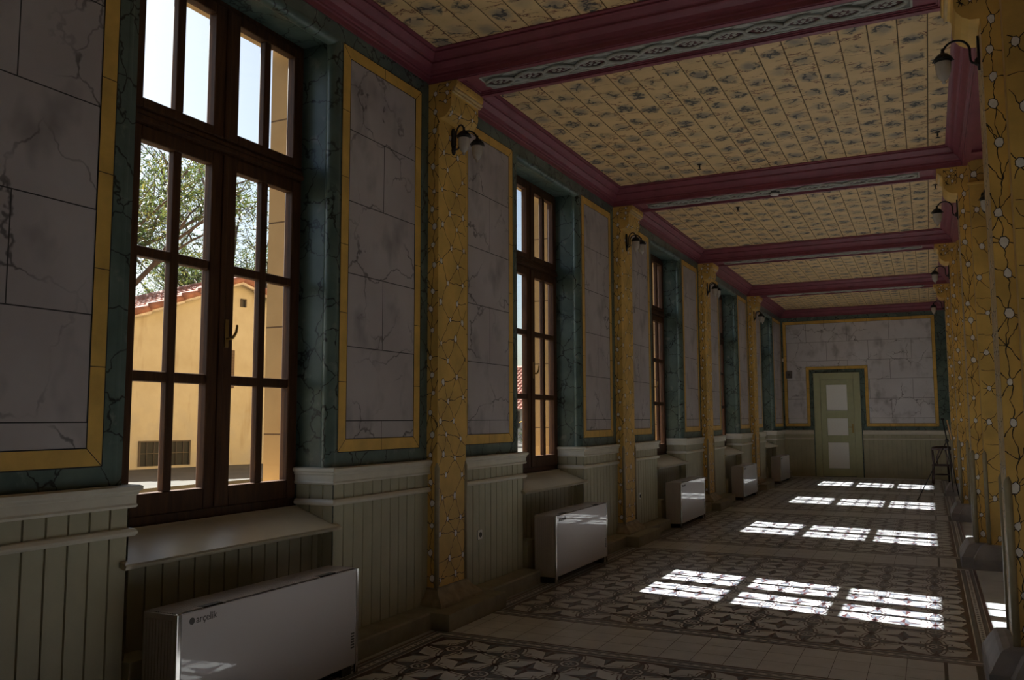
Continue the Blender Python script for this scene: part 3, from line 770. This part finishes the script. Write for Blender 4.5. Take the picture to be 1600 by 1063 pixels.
def end_door():
    root = empty('door_1', (1.43, YEND, 0)); tag(root, 'sage green door with three white panes in the end wall', 'door', kind='structure')
    f = MB(); f.box(-.60, -.43, -.035, .10, 0, 2.85); f.box(.43, .60, -.035, .10, 0, 2.85); f.box(-.43, .43, -.035, .10, 2.66, 2.85)
    for x in (-.60, .575): f.box(x, x+.025, -.05, 0, 0, 2.85)
    f.box(-.60, .60, -.05, 0, 2.825, 2.85); f.build('door_frame', M['door'], root, bevel=.005)
    l = MB(); P = [(.235, .935), (1.13, 1.595), (1.80, 2.515)]; xa, xb = -.272, .260
    l.box(-.425, xa, .0, .045, .02, 2.655); l.box(xb, .425, .0, .045, .02, 2.655)
    zs = [.02]+[z for q in P for z in q]+[2.655]
    for i in range(0, len(zs), 2): l.box(xa, xb, .0, .045, zs[i], zs[i+1])
    for z0, z1 in P:
        for a, b, c, d in ((xa-.022, xa, z0-.022, z1+.022), (xb, xb+.022, z0-.022, z1+.022), (xa, xb, z0-.022, z0), (xa, xb, z1, z1+.022)): l.box(a, b, -.012, .0, c, d)
    L = l.build('door_leaf', M['door'], root, bevel=.004)
    for z0, z1 in P:
        g = MB(); g.box(xa, xb, .016, .024, z0, z1); g.build('frosted_pane', M['frosted'], L)
    h = MB(); h.box(.355, .395, -.010, .001, 1.20, 1.44); h.tube([(.375, -.005, 1.355), (.375, -.055, 1.355), (.355, -.06, 1.355), (.265, -.06, 1.35)], .010)
    h.tube([(.375, -.008, 1.26), (.375, -.016, 1.26)], .012); h.build('door_handle', M['brass'], L, bevel=.002)
end_door()

# ------------------------------------------------------------------ fan coil heaters
def heater():
    root = empty('fan_coil_heater', (0, 0, 0)); L = 1.465; D0, D1, Z0, Z1 = .130, .362, .062, .658
    b = MB(); b.box(D0, D1-.012, .014, L-.014, Z0, Z1-.010); b.build('casing', M['heater'], root, bevel=.004)
    f = MB(); f.box(D1-.012, D1, .028, L-.026, Z0+.004, Z1-.004); fo = f.build('front_panel', M['front'], root, bevel=.004)
    for y0, y1 in ((0, .014), (L-.014, L)):
        s = MB(); s.box(D0, D1-.016, y0, y1, Z0, Z1-.004)
        yy = y0 if y0 == 0 else y1
        n = 9
        for q in range(n):
            x = D0+.012+q*(D1-D0-.04)/n; s.box(x, x+.014, yy-.004 if y0 == 0 else yy, yy if y0 == 0 else yy+.004, Z0+.01, Z1-.03)
        s.build('side_cheek', M['heater'], root, bevel=.002)
    for y0, y1 in ((-.002, .026), (L-.024, L+.002)):
        t = MB(); t.box(D1-.016, D1+.002, y0, y1, .0, Z1); t.build('corner_trim', M['steel'], root, bevel=.004)
    for y0, y1 in ((.03, .11), (L-.12, L-.03)):
        lg = MB(); lg.box(D0+.02, D1-.03, y0, y1, 0, Z0+.006); lg.build('foot', M['dark'], root)
    g = MB(); g.box(D0, D1-.012, .014, L-.014, Z1-.010, Z1-.006, 1)
    n = 13
    for q in range(n):
        x = D0+.004+q*(D1-D0-.024)/n; g.box(x, x+.009, .014, L-.014, Z1-.008, Z1, 0)
    for y in (.02, .17, .33, .52, .71, .90, 1.09, 1.27, 1.43): g.box(D0+.002, D1-.014, y, y+.008, Z1-.008, Z1-.0005, 0)
    for ya, yb in ((.18, .32), (1.10, 1.26)): g.box(D1-.06, D1-.025, ya, yb, Z1-.006, Z1+.001, 1)
    g.build('top_grille', [M['heater'], M['dark']], root)
    cu = bpy.data.curves.new('logo', 'FONT'); cu.body = 'arçelik'; cu.size = .052; cu.extrude = .0006
    lo = bpy.data.objects.new('logo', cu); COL.objects.link(lo); lo.parent = root
    lo.rotation_euler = (math.pi/2, 0, math.pi/2); lo.location = (D1+.0008, .118, .596); cu.materials.append(M['dark'])
    bpy.context.view_layer.update(); me = bpy.data.meshes.new_from_object(lo.evaluated_get(bpy.context.evaluated_depsgraph_get())); lm = bpy.data.objects.new('logo_text', me); COL.objects.link(lm)
    lm.parent = root; lm.rotation_euler = lo.rotation_euler; lm.location = lo.location; bpy.data.objects.remove(lo)
    e = MB(); e.prism([(.092+.017*math.cos(2*math.pi*q/20), .610+.017*math.sin(2*math.pi*q/20)) for q in range(20)], 0, D1, D1+.0014); e.build('logo_emblem', M['dark'], root)
    st = MB()
    for q in range(6): st.box(D1, D1+.001, L-.075, L-.040, .17+q*.017, .180+q*.017)
    st.build('sticker', M['dark'], root)
    return root
h0 = heater(); h0.location = (0, PK[1]-2.861, 0)
HL = {1: 'nearest white fan coil heater with a small logo, below the nearest window', 2: 'white fan coil heater with a wavy bright reflection, below the second window', 3: 'white fan coil heater below the third window',
      4: 'small-looking white fan coil heater below the fourth window', 5: 'farthest white fan coil heater, beside the end wall'}
tag(h0, HL[1], 'heater', 'fan coil heaters under the windows')
for k in (2, 3, 4, 5): tag(dup(h0, (0, PK[k]-2.861, 0)), HL[k])

# ------------------------------------------------------------------ wall lamps
M['lampglass'] = plain('ribbed_frosted_glass', (.50, .46, .40), .25, .05, 40)
def lamp_head(root, x, y, z):
    c = MB(); c.lathe([(.0, .052), (.012, .050), (.014, .038), (.030, .032), (.052, .010), (.060, -.004), (.058, -.014), (.046, -.010), (.0, .0)], x, y, n=24, cz=z)
    c.lathe([(.046, -.002), (.052, -.02), (.050, -.026), (.044, -.02)], x, y, n=24, cz=z)
    for q in range(8):
        a = 2*math.pi*q/8; c.tube([(x+.056*math.cos(a), y+.056*math.sin(a), z-.004), (x+.064*math.cos(a), y+.064*math.sin(a), z-.016)], .005, 0, 6)
    cap = c.build('lamp_cap', M['iron'], root)
    g = MB(); n = 32; prof = [(.045, -.012), (.047, -.05), (.043, -.09), (.034, -.120), (.020, -.140), (.008, -.150), (.011, -.156), (.012, -.163), (.006, -.170), (0.0005, -.172)]
    vs = []
    for r, zz in prof:
        for k in range(n):
            rr = r*(1+(.05 if k % 2 else -.02)*(1 if r > .015 else 0)); a = 2*math.pi*k/n; vs.append((x+rr*math.cos(a), y+rr*math.sin(a), z+zz))
    g.raw(vs, [(i*n+k, i*n+(k+1) % n, (i+1)*n+(k+1) % n, (i+1)*n+k) for i in range(len(prof)-1) for k in range(n)], 0, True)
    g.build('glass_shade', M['lampglass'], cap)
def arm_pts(x, y):
    """from the plate at the origin, up and over in a hoop to a lamp head at (x,y)"""
    L = math.hypot(x, y); P = [(.012, -.055), (.03, -.062), (.045, -.055), (.054, -.035), (.056, 0), (.056, .032)]; rr = (L-.056)/2
    for q in range(1, 17):
        t = math.pi*(1-q/16); P.append((.056+rr+rr*math.cos(t), .032+min(rr, .082)*math.sin(t)))
    P.append((L, .045))
    return [(x*d/L, y*d/L, z) for d, z in P]
def wall_lamp(double):
    root = empty('wall_lamp', (0, 0, 0))
    b = MB(); prof = [(-.012, .118), (.012, .118), (.026, .10), (.030, .07), (.022, .04), (.028, .01), (.032, -.03), (.022, -.06), (.026, -.08), (.014, -.105), (0, -.115), (-.014, -.105), (-.026, -.08), (-.022, -.06), (-.032, -.03), (-.028, .01), (-.022, .04), (-.030, .07), (-.026, .10)]
    b.prism([(y, z) for y, z in prof], 0, 0, .014); b.lathe([(0.0, .03), (.016, .02), (.02, 0), (.016, -.02), (0, -.03)], .014, 0, n=12, cz=-.055)
    b.build('back_plate', M['iron'], root, bevel=.003)
    for y in ((-.118, .118) if double else (0,)):
        x = .175 if double else .215
        a = MB(); pts = arm_pts(x, y); a.tube(pts, .0075, 0, 10)
        a.tube([(x, y, .07), (x, y, .05)], .010, 0, 10); a.build('arm', M['iron'], root)
        lamp_head(root, x, y, 0.0)
    return root
l0 = wall_lamp(True); l0.location = (PROJ, PK[1]+.235, 3.978)
LL = {1: 'nearest twin black wall lamp with frosted glasses on the left pilaster', 2: 'twin black wall lamp on the second left pilaster', 3: 'twin black wall lamp on the third left pilaster', 4: 'farthest twin black wall lamp, on the fourth left pilaster'}
tag(l0, LL[1], 'wall lamp', 'twin wall lamps on the left pilasters')
for k in (2, 3, 4): tag(dup(l0, (PROJ, PK[k]+.235, 3.978)), LL[k])
l1 = wall_lamp(False); l1.rotation_euler = (0, 0, math.pi); l1.location = (XR, PK[1]+.22, 3.978)
RL = {1: 'nearest single black wall lamp, high on the right pier', 2: 'single black wall lamp on the second right pier', 3: 'single black wall lamp on the third right pier', 4: 'farthest single black wall lamp, in front of the end wall cornice'}
tag(l1, RL[1], 'wall lamp', 'single wall lamps on the right piers')
for k in (2, 3, 4): tag(dup(l1, (XR, PK[k]+.22, 3.978)), RL[k])
tag(dup(l1, (4.33, PK[2]-.125, 3.95), -math.pi/2), 'dim wall lamp on the arcade side of the second right pier, half hidden', 'wall lamp', 'wall lamps inside the arcade')

# ------------------------------------------------------------------ small fittings
def outlet():
    root = empty('wall_socket', (0, 0, 0)); p = MB(); p.box(0, .010, -.042, .042, -.042, .042); p.build('face_plate', M['white'], root, bevel=.004)
    s = MB(); s.lathe([(0.0, 0), (.022, 0), (.024, .003), (.024, .004)], 0, 0, n=20); s.xf(Matrix.Translation((.0105, 0, 0)) @ Matrix.Rotation(math.pi/2, 4, 'Y')); s.build('socket_well', M['dark'], root)
    return root
s0 = outlet(); s0.location = (.012, PK[1]+PW+.41, .57); tag(s0, 'white wall socket on the boarding right of the nearest left pilaster', 'socket', 'wall sockets')
tag(dup(s0, (.012, PK[2]+PW+.44, .53)), 'small dark-looking wall socket beyond the second left pilaster')
def sprinkler():
    root = empty('sprinkler', (0, 0, 0)); b = MB(); b.lathe([(.0, 0), (.028, 0), (.026, -.006), (.010, -.008), (.008, -.03), (.012, -.032), (.004, -.05), (.004, -.058), (0, -.058)], n=16); b.build('head', M['iron'], root)
    d = MB(); d.lathe([(0.0, -.058), (.022, -.059), (.024, -.062), (0, -.063)], n=16); d.build('deflector', M['iron'], root); return root
p0 = sprinkler(); SPR = [((1.335, 9.955), 'small black sprinkler on the ceiling left of centre, before the second beam'), ((1.33, 12.27), 'small black sprinkler on the ceiling just past the second beam, left side'), ((3.898, 9.948), 'small black sprinkler at the right edge of the ceiling before the second beam'),
       ((3.89, 12.23), 'small black sprinkler beside the second right corbel'), ((1.389, 16.78), 'tiny black sprinkler on the ceiling past the third beam')]
for i, ((x, y), lb) in enumerate(SPR):
    q = p0 if i == 0 else dup(p0, (x, y, ZCEIL)); q.location = (x, y, ZCEIL); tag(q, lb, 'sprinkler', 'ceiling sprinklers')
det = empty('smoke_detector', (2.06, PK[2]+PW/2, ZSOF+.018)); tag(det, 'round white smoke detector under the second ceiling beam', 'smoke detector')
d = MB(); d.lathe([(.0, 0), (.062, 0), (.062, -.018), (.050, -.024)], n=28); d.build('mount', M['dark'], det)
d = MB(); d.lathe([(.050, -.024), (.054, -.030), (.048, -.046), (.030, -.052), (0, -.053)], n=28); d.build('cover', M['white'], det)
th = empty('junction_box', (.185, YEND, 2.82)); tag(th, 'small square dark box on the end wall, left of the door', 'box')
t_ = MB(); t_.box(-.085, .085, -.03, 0, -.10, .10); t_.build('lid', M['dark'] if 0 else plain('dusty_grey_lid', (.13, .115, .11), .6), th, bevel=.004)
t_ = MB(); t_.lathe([(0, 0), (.03, 0), (.03, .006), (0, .008)], n=16); t_.xf(Matrix.Translation((0, -.03, 0)) @ Matrix.Rotation(math.pi/2, 4, 'X')); t_.build('knob', M['dark'], th)
sn = empty('motion_sensor', (.03, YEND-.03, 3.24)); tag(sn, 'little white sensor high in the corner beside the end wall', 'sensor')
t_ = MB(); t_.box(-.022, .022, -.018, .030, -.045, .045); t_.build('housing', M['white'], sn, bevel=.006)

# ------------------------------------------------------------------ chair and easel at the far end
M['darkwood'] = mat_wood('dark_bentwood', (.012, .006, .005), (.035, .014, .010), .35)
M['palewood'] = mat_wood('pale_board', (.45, .26, .11), (.58, .36, .17), .5, (1, 10, 10))
def chair():
    root = empty('bentwood_chair', (3.90, 23.22, 0), R(6)); tag(root, 'dark bentwood chair standing before the end wall by the right piers', 'chair'); root.scale = (1.05, 1.05, 1.05)
    s = MB(); s.lathe([(0, .455), (.19, .455), (.205, .445), (.205, .425), (.19, .418), (0, .418)], 0, .0, n=28); s.build('seat', M['darkwood'], root)
    for x in (-.17, .17):
        l = MB(); l.tube([(x*.9, .15, .43), (x*.98, .19, .2), (x*1.05, .22, 0)], [.024, .023, .019], 0, 10); l.build('leg', M['darkwood'], root)
        l = MB(); l.tube([(x*1.2, -.23, 0), (x*1.12, -.19, .25), (x*1.05, -.165, .45), (x*1.12, -.20, .65), (x*1.2, -.25, .82)], [.019, .023, .025, .025, .022], 0, 10); l.build('leg', M['darkwood'], root)
    r = MB(); r.tube([(-.17*1.22, -.25, .80), (-.20, -.262, .825), (-.12, -.285, .835), (0, -.295, .838), (.12, -.285, .835), (.20, -.262, .825), (.17*1.22, -.25, .80)], [.022, .038, .046, .048, .046, .038, .022], 0, 10); r.build('back_rail', M['darkwood'], root)
    r = MB(); r.tube([(-.10, -.17, .44), (-.11, -.21, .62), (-.06, -.275, .79), (0, -.288, .83), (.06, -.275, .79), (.11, -.21, .62), (.10, -.17, .44)], .016, 0, 8); r.build('back_hoop', M['darkwood'], root)
    r = MB(); r.tube([(.15*math.cos(2*math.pi*q/24), .0+.16*math.sin(2*math.pi*q/24), .22) for q in range(25)], .010, 0, 8, False); r.build('stretcher_ring', M['darkwood'], root)
chair()
def easel():
    root = empty('easel', (3.95, 18.9, 0)); tag(root, 'thin black tripod easel holding a pale board, beyond the third right pier', 'easel')
    J = (.03, .15, 1.15)
    l = MB(); l.tube([(-.537, -.505, 0.006), (-.2, -.09, .68), J], .009, 0, 8); l.tube([(-.537, -.505, 0.012), (-.53, -.497, .03)], .014, 0, 8); l.build('leg', M['iron'], root)
    l = MB(); l.tube([(.20, .05, .006), J], .009, 0, 8); l.build('leg', M['iron'], root)
    l = MB(); l.tube([(.12, .85, .006), J], .009, 0, 8); l.build('leg', M['iron'], root)
    m = MB(); m.tube([(.075, .15, .78), J, (-.03, .12, 1.57)], .012, 0, 8); m.tube([(-.06, .12, 1.575), (.0, .12, 1.57)], .016, 0, 8); m.build('mast', M['iron'], root)
    c = MB(); c.lathe([(0, .03), (.03, .025), (.034, 0), (.03, -.03), (0, -.035)], *J[:2], n=12, cz=J[2]); c.build('hub', M['iron'], root)
    return root
easel()
bd = empty('drawing_board', (4.035, 18.96, 1.16)); bd.rotation_euler = (0, R(-9), 0); tag(bd, 'pale wooden board leaning upright on the black easel', 'board')
b_ = MB(); b_.box(.012, .034, -.12, .26, .0, .40); b_.build('board', M['palewood'], bd, bevel=.003)
b_ = MB(); b_.box(.006, .012, -.12, .26, .0, .40); b_.build('backing', M['iron'], bd)

# ------------------------------------------------------------------ outside
def terrain():
    mb = MB(); mb.box(-90, -.62, -60, 130, -1.2, -.7)
    tag(mb.build('ground', plain('dusty_ground', (.11, .10, .08), .95, .2, 1.5)), 'dusty yard ground outside the windows', 'ground', kind='structure')
    mb = MB(); mb.box(-80, -5.86, -8, 110, -.7, .66, 0); mb.box(-80, -5.80, -8, 110, .66, .70, 0)
    o = mb.build('terrace', plain('pale_concrete', (.072, .062, .049), 1.0, .2, 2.0)); tag(o, 'raised pale concrete terrace in front of the gabled house', 'terrace', kind='structure')
    mb = MB(); mb.box(-5.90, -5.66, -8, 110, -.7, .635, 0)
    mb.box(-5.90, -5.66, -8, 110, .635, .704, 1)
    tag(mb.build('retaining_wall', [M['brick'], plain('worn_coping', (.07, .06, .048), 1.0, .2, 5)]), 'low brick retaining wall edging the terrace outside', 'wall', kind='structure')
terrain()
M['tile'] = plain('red_clay_tile', (.30, .125, .085), .8, .35, 5)
M['tilelight'] = plain('pale_mortar', (.60, .50, .42), .9, .2, 8)
def tile_roof(mb, P, U, S, nu, ns, wu=.22, step=.03):
    """P: eave corner, U: along eave, S: up the slope; barrel tiles in stepped courses"""
    P, U, S = Vector(P), Vector(U), Vector(S); N = U.cross(S).normalized()
    if N.z < 0: N = -N
    cols = max(1, round(U.length/wu))*6; g = []
    for j in range(ns):
        for t, h in ((0, step), (1, 0)):
            row = []
            for i in range(cols+1):
                a = abs(math.sin(math.pi*i/6)); row.append(P+U*(i/cols)+S*((j+t)/ns)+N*(h+.05*a))
            g.append(row)
    vs = [v for r in g for v in r]; k = cols+1
    mb.raw(vs, [(r*k+i, r*k+i+1, (r+1)*k+i+1, (r+1)*k+i) for r in range(len(g)-1) for i in range(cols)], 0, False)
def gable_house():
    root = empty('gabled_house', (-9, 13.1, .7), R(-15)); tag(root, 'old ochre plastered house with a tiled gable seen through the nearest window', 'house')
    hw, H, sl, dp = 5.2, 3.74, .405, 8.0
    w_ = MB(); e = H-hw*sl
    w_.prism([(-hw, 0), (hw, 0), (hw, e), (0, H), (-hw, e)], 0, -dp, 0); w_.build('walls', M['plaster'], root)
    r = MB(); ov = .16
    for sg in (-1, 1):
        tile_roof(r, (ov, sg*(hw+.35), e-.35*sl+.04), (-(dp+2*ov), 0, 0), (0, -sg*(hw+.35), (hw+.35)*sl), 1, 17)
        # verge tiles along the gable edge
        n = 17; S = Vector((0, -sg*(hw+.35), (hw+.35)*sl)); P = Vector((ov, sg*(hw+.35), e-.35*sl+.0))
        for j in range(n):
            a = P+S*(j/n); b = P+S*((j+1.15)/n); r.tube([a+Vector((0, 0, .075)), b+Vector((0, 0, .035))], [.085, .065], 0, 8)
            r.tube([a+Vector((-.02, 0, .0)), b+Vector((-.02, 0, -.03))], [.05, .05], 1, 6)
    r.tube([(ov, 0, H+.06), (-dp-ov, 0, H+.06)], .11, 0, 8)
    r.build('roof', [M['tile'], M['tilelight']], root)
    def opening(name, y0, y1, z0, z1, bars):
        f = MB(); f.box(.0, .006, y0, y1, z0, z1, 0)  # flat black sheet stands in for the unlit interior
        o = f.build(name, M['black'], root)
        g = MB(); t = .024
        g.box(.0, .03, y0-t*.2, y0+t, z0, z1); g.box(.0, .03, y1-t, y1+t*.2, z0, z1); g.box(.0, .03, y0, y1, z1-t, z1)
        for q in range(1, bars): y = y0+(y1-y0)*q/bars; g.tube([(.02, y, z0), (.02, y, z1)], .007, 0, 6)
        if bars > 1: g.box(.012, .028, y0, y1, (z0+z1)/2-.007, (z0+z1)/2+.007)
        g.build('grille', plain('weathered_frame', (.10, .075, .055), .8), o)
    opening('cellar_window', -1.97, -.96, .05, .52, 7)
    opening('vent_hole', .055, .175, 3.23, 3.40, 1)
    f = MB(); f.box(0, .05, -.77, -.075, 1.55, 2.32); sh = f.build('shutter', plain('brown_shutter', (.09, .055, .035), .7, .2, 6), root)
    f = MB()
    for q in range(12): f.box(.05, .062, -.74, -.105, 1.58+q*.06, 1.615+q*.06)
    f.build('slats', plain('brown_slat', (.12, .075, .05), .7), sh)
gable_house()
def far_house():
    root = empty('red_roofed_house', (-13, 33, .7)); tag(root, 'distant pale house with a red tiled roof seen through the second window', 'house')
    w_ = MB(); w_.box(-4, 4, 0, 8, 0, 1.5); w_.build('walls', plain('pale_blue_render', (.50, .52, .53), .9, .12, 2), root)
    r = MB(); tile_roof(r, (-4.4, -.5, 1.28), (8.8, 0, 0), (0, 4.5, 2.05), 1, 16); tile_roof(r, (-4.4, 8.5, 1.28), (8.8, 0, 0), (0, -4.5, 2.05), 1, 16); r.tube([(-4.4, 4, 3.36), (4.4, 4, 3.36)], .11, 0, 8)
    r.build('roof', [M['tile']], root)
    c = MB(); c.box(.3, .95, 3.5, 4.1, 2.9, 3.75); c.build('chimney', M['dark'], root)
    for x in (-2.2, 0.5, 2.2):
        f = MB(); f.box(x-.4, x+.4, -.03, .01, .5, 1.25); f.build('house_window', M['dark'], root)
far_house()
an = empty('roof_antenna', (-12.62, 37.0, 4.06)); tag(an, 'thin television antenna on the ridge of the distant house', 'antenna')
a_ = MB(); a_.tube([(0, 0, 0), (0, 0, 1.35)], .018, 0, 6); a_.build('pole', M['iron'], an)
a_ = MB(); a_.tube([(-.35, 0, .85), (.35, 0, 1.25)], .014, 0, 6)
for q in range(5): x = -.32+q*.16; a_.tube([(x, -.15, 1.05+x*.57-.06), (x, .15, 1.05+x*.57+.10)], .010, 0, 5)
a_.build('aerial', M['iron'], an)
M['bark'] = plain('grey_bark', (.11, .085, .065), .95, .3, 6)
def leaf_mat(name, a, b):
    m, t, p = new_mat(name); g = G(t)
    c = g.mix(g.rng(g.noise(g.coord(), 1.1, 3)[0], .38, .62), a, b); t.links.new(c, p.inputs['Base Color']); p.inputs['Roughness'].default_value = .55
    tl = g.n('BsdfTranslucent'); t.links.new(c, tl.inputs[0]); mx = g.n('MixShader'); mx.inputs[0].default_value = .45
    out = [n for n in t.nodes if n.type == 'OUTPUT_MATERIAL'][0]
    t.links.new(p.outputs[0], mx.inputs[1]); t.links.new(tl.outputs[0], mx.inputs[2]); t.links.new(mx.outputs[0], out.inputs[0]); return m
M['leaf'] = leaf_mat('green_leaf', (.035, .06, .016), (.085, .10, .026)); M['leafy'] = leaf_mat('yellow_green_leaf', (.10, .105, .025), (.17, .15, .04))
def tree(name, label, loc, H, seed, spread, nleaf, cat='tree', group=None, z_first=.28):
    rng = random.Random(seed); root = empty(name, loc); tag(root, label, cat, group)
    tr = MB(); tips = []
    def grow(p, d, L, r, lvl):
        pts = [p]; q = p.copy(); dd = d.copy(); n = 5
        for i in range(n):
            dd = (dd+Vector((rng.uniform(-.22, .22), rng.uniform(-.22, .22), rng.uniform(-.08, .16)))).normalized(); q = q+dd*L/n; pts.append(q.copy())
        tr.tube(pts, [r*(1-.6*i/n) for i in range(n+1)], 0, 6 if lvl else 8, False)
        if lvl >= 3:
            tips.append((pts[2], q)); return
        if lvl == 2: tips.append((pts[3], q))
        for c in range(4 if lvl == 0 else (4 if lvl == 1 else 3)):
            i = rng.randint(2, n); a = rng.uniform(0, 6.28); out = Vector((math.cos(a), math.sin(a), rng.uniform(.05, .7))).normalized()
            nd = (dd*.55+out*spread).normalized(); grow(pts[i].copy(), nd, L*rng.uniform(.52, .72), r*.5, lvl+1)
    for s in range(3):
        a = s*2.1+rng.uniform(0, 1); grow(Vector((0, 0, 0)), Vector((.22*math.cos(a), .22*math.sin(a), 1)).normalized(), H*.52, H*.018, 0)
    tr.build('trunk', M['bark'], root, recalc=False)
    lf = MB()
    for i in range(nleaf):
        a, b = rng.choice(tips); t = rng.random(); c = a.lerp(b, t)+Vector((rng.gauss(0, .26), rng.gauss(0, .26), rng.gauss(-.05, .26)))*H/11
        s = rng.uniform(.030, .066)*H/11; u = Vector((rng.gauss(0, 1), rng.gauss(0, 1), rng.gauss(-.3, .7))).normalized(); v = u.cross(Vector((rng.gauss(0, 1), rng.gauss(0, 1), rng.gauss(0, 1)))).normalized()
        m = 1 if rng.random() < .3 else 0
        for q in range(3):
            o = c+u*s*(q-1)*1.1+v*s*rng.uniform(-.6, .6)
            lf.face([o-u*s*.8, o+v*s*.42, o+u*s*.8, o-v*s*.42], m)
    lf.build('foliage', [M['leaf'], M['leafy']], root, recalc=False)
    return root
tree('leafy_tree', 'tall fine leaved tree rising behind the left end of the house roof', (-19.0, 17.6, .7), 12.2, 3, .80, 13000, group='trees behind the gabled house')
tree('leafy_tree', 'tall fine leaved tree rising behind the roof ridge of the house', (-22.5, 29.0, .7), 12.6, 8, .80, 13000, group='trees behind the gabled house')
tree('leafy_tree', 'farther tree showing between the other two above the house roof', (-36, 38.0, .7), 13.0, 14, .85, 9000, group='trees behind the gabled house')
def shrub():
    rng = random.Random(4); root = empty('flowering_shrub', (-6.75, 22.25, .7)); tag(root, 'small green shrub with yellow flowers outside the second window', 'shrub')
    s, l, f = MB(), MB(), MB()
    for q in range(14):
        a = rng.uniform(0, 6.28); r = rng.uniform(.05, .35); h = rng.uniform(.4, .85); tip = Vector((r*math.cos(a), r*math.sin(a), h)); s.tube([(0, 0, 0), tip*.5+Vector((0, 0, .06)), tip], .008, 0, 5)
        for w_ in range(26):
            c = tip*rng.uniform(.3, 1)+Vector((rng.gauss(0, .06), rng.gauss(0, .06), rng.gauss(0, .05))); u = Vector((rng.gauss(0, 1), rng.gauss(0, 1), rng.gauss(0, .6))).normalized()*.045; v = u.cross(Vector((0, .3, 1))).normalized()*.02
            l.face([c-u, c+v, c+u, c-v])
        for w_ in range(2):
            c = tip+Vector((rng.gauss(0, .05), rng.gauss(0, .05), rng.uniform(0, .06))); f.lathe([(0, .012), (.022, .006), (.03, 0), (.0, -.006)], c.x, c.y, n=8, cz=c.z)
    s.build('stems', M['bark'], root); l.build('foliage', M['leaf'], root, recalc=False); f.build('blossom', plain('yellow_petal', (.75, .52, .05), .6), root)
shrub()
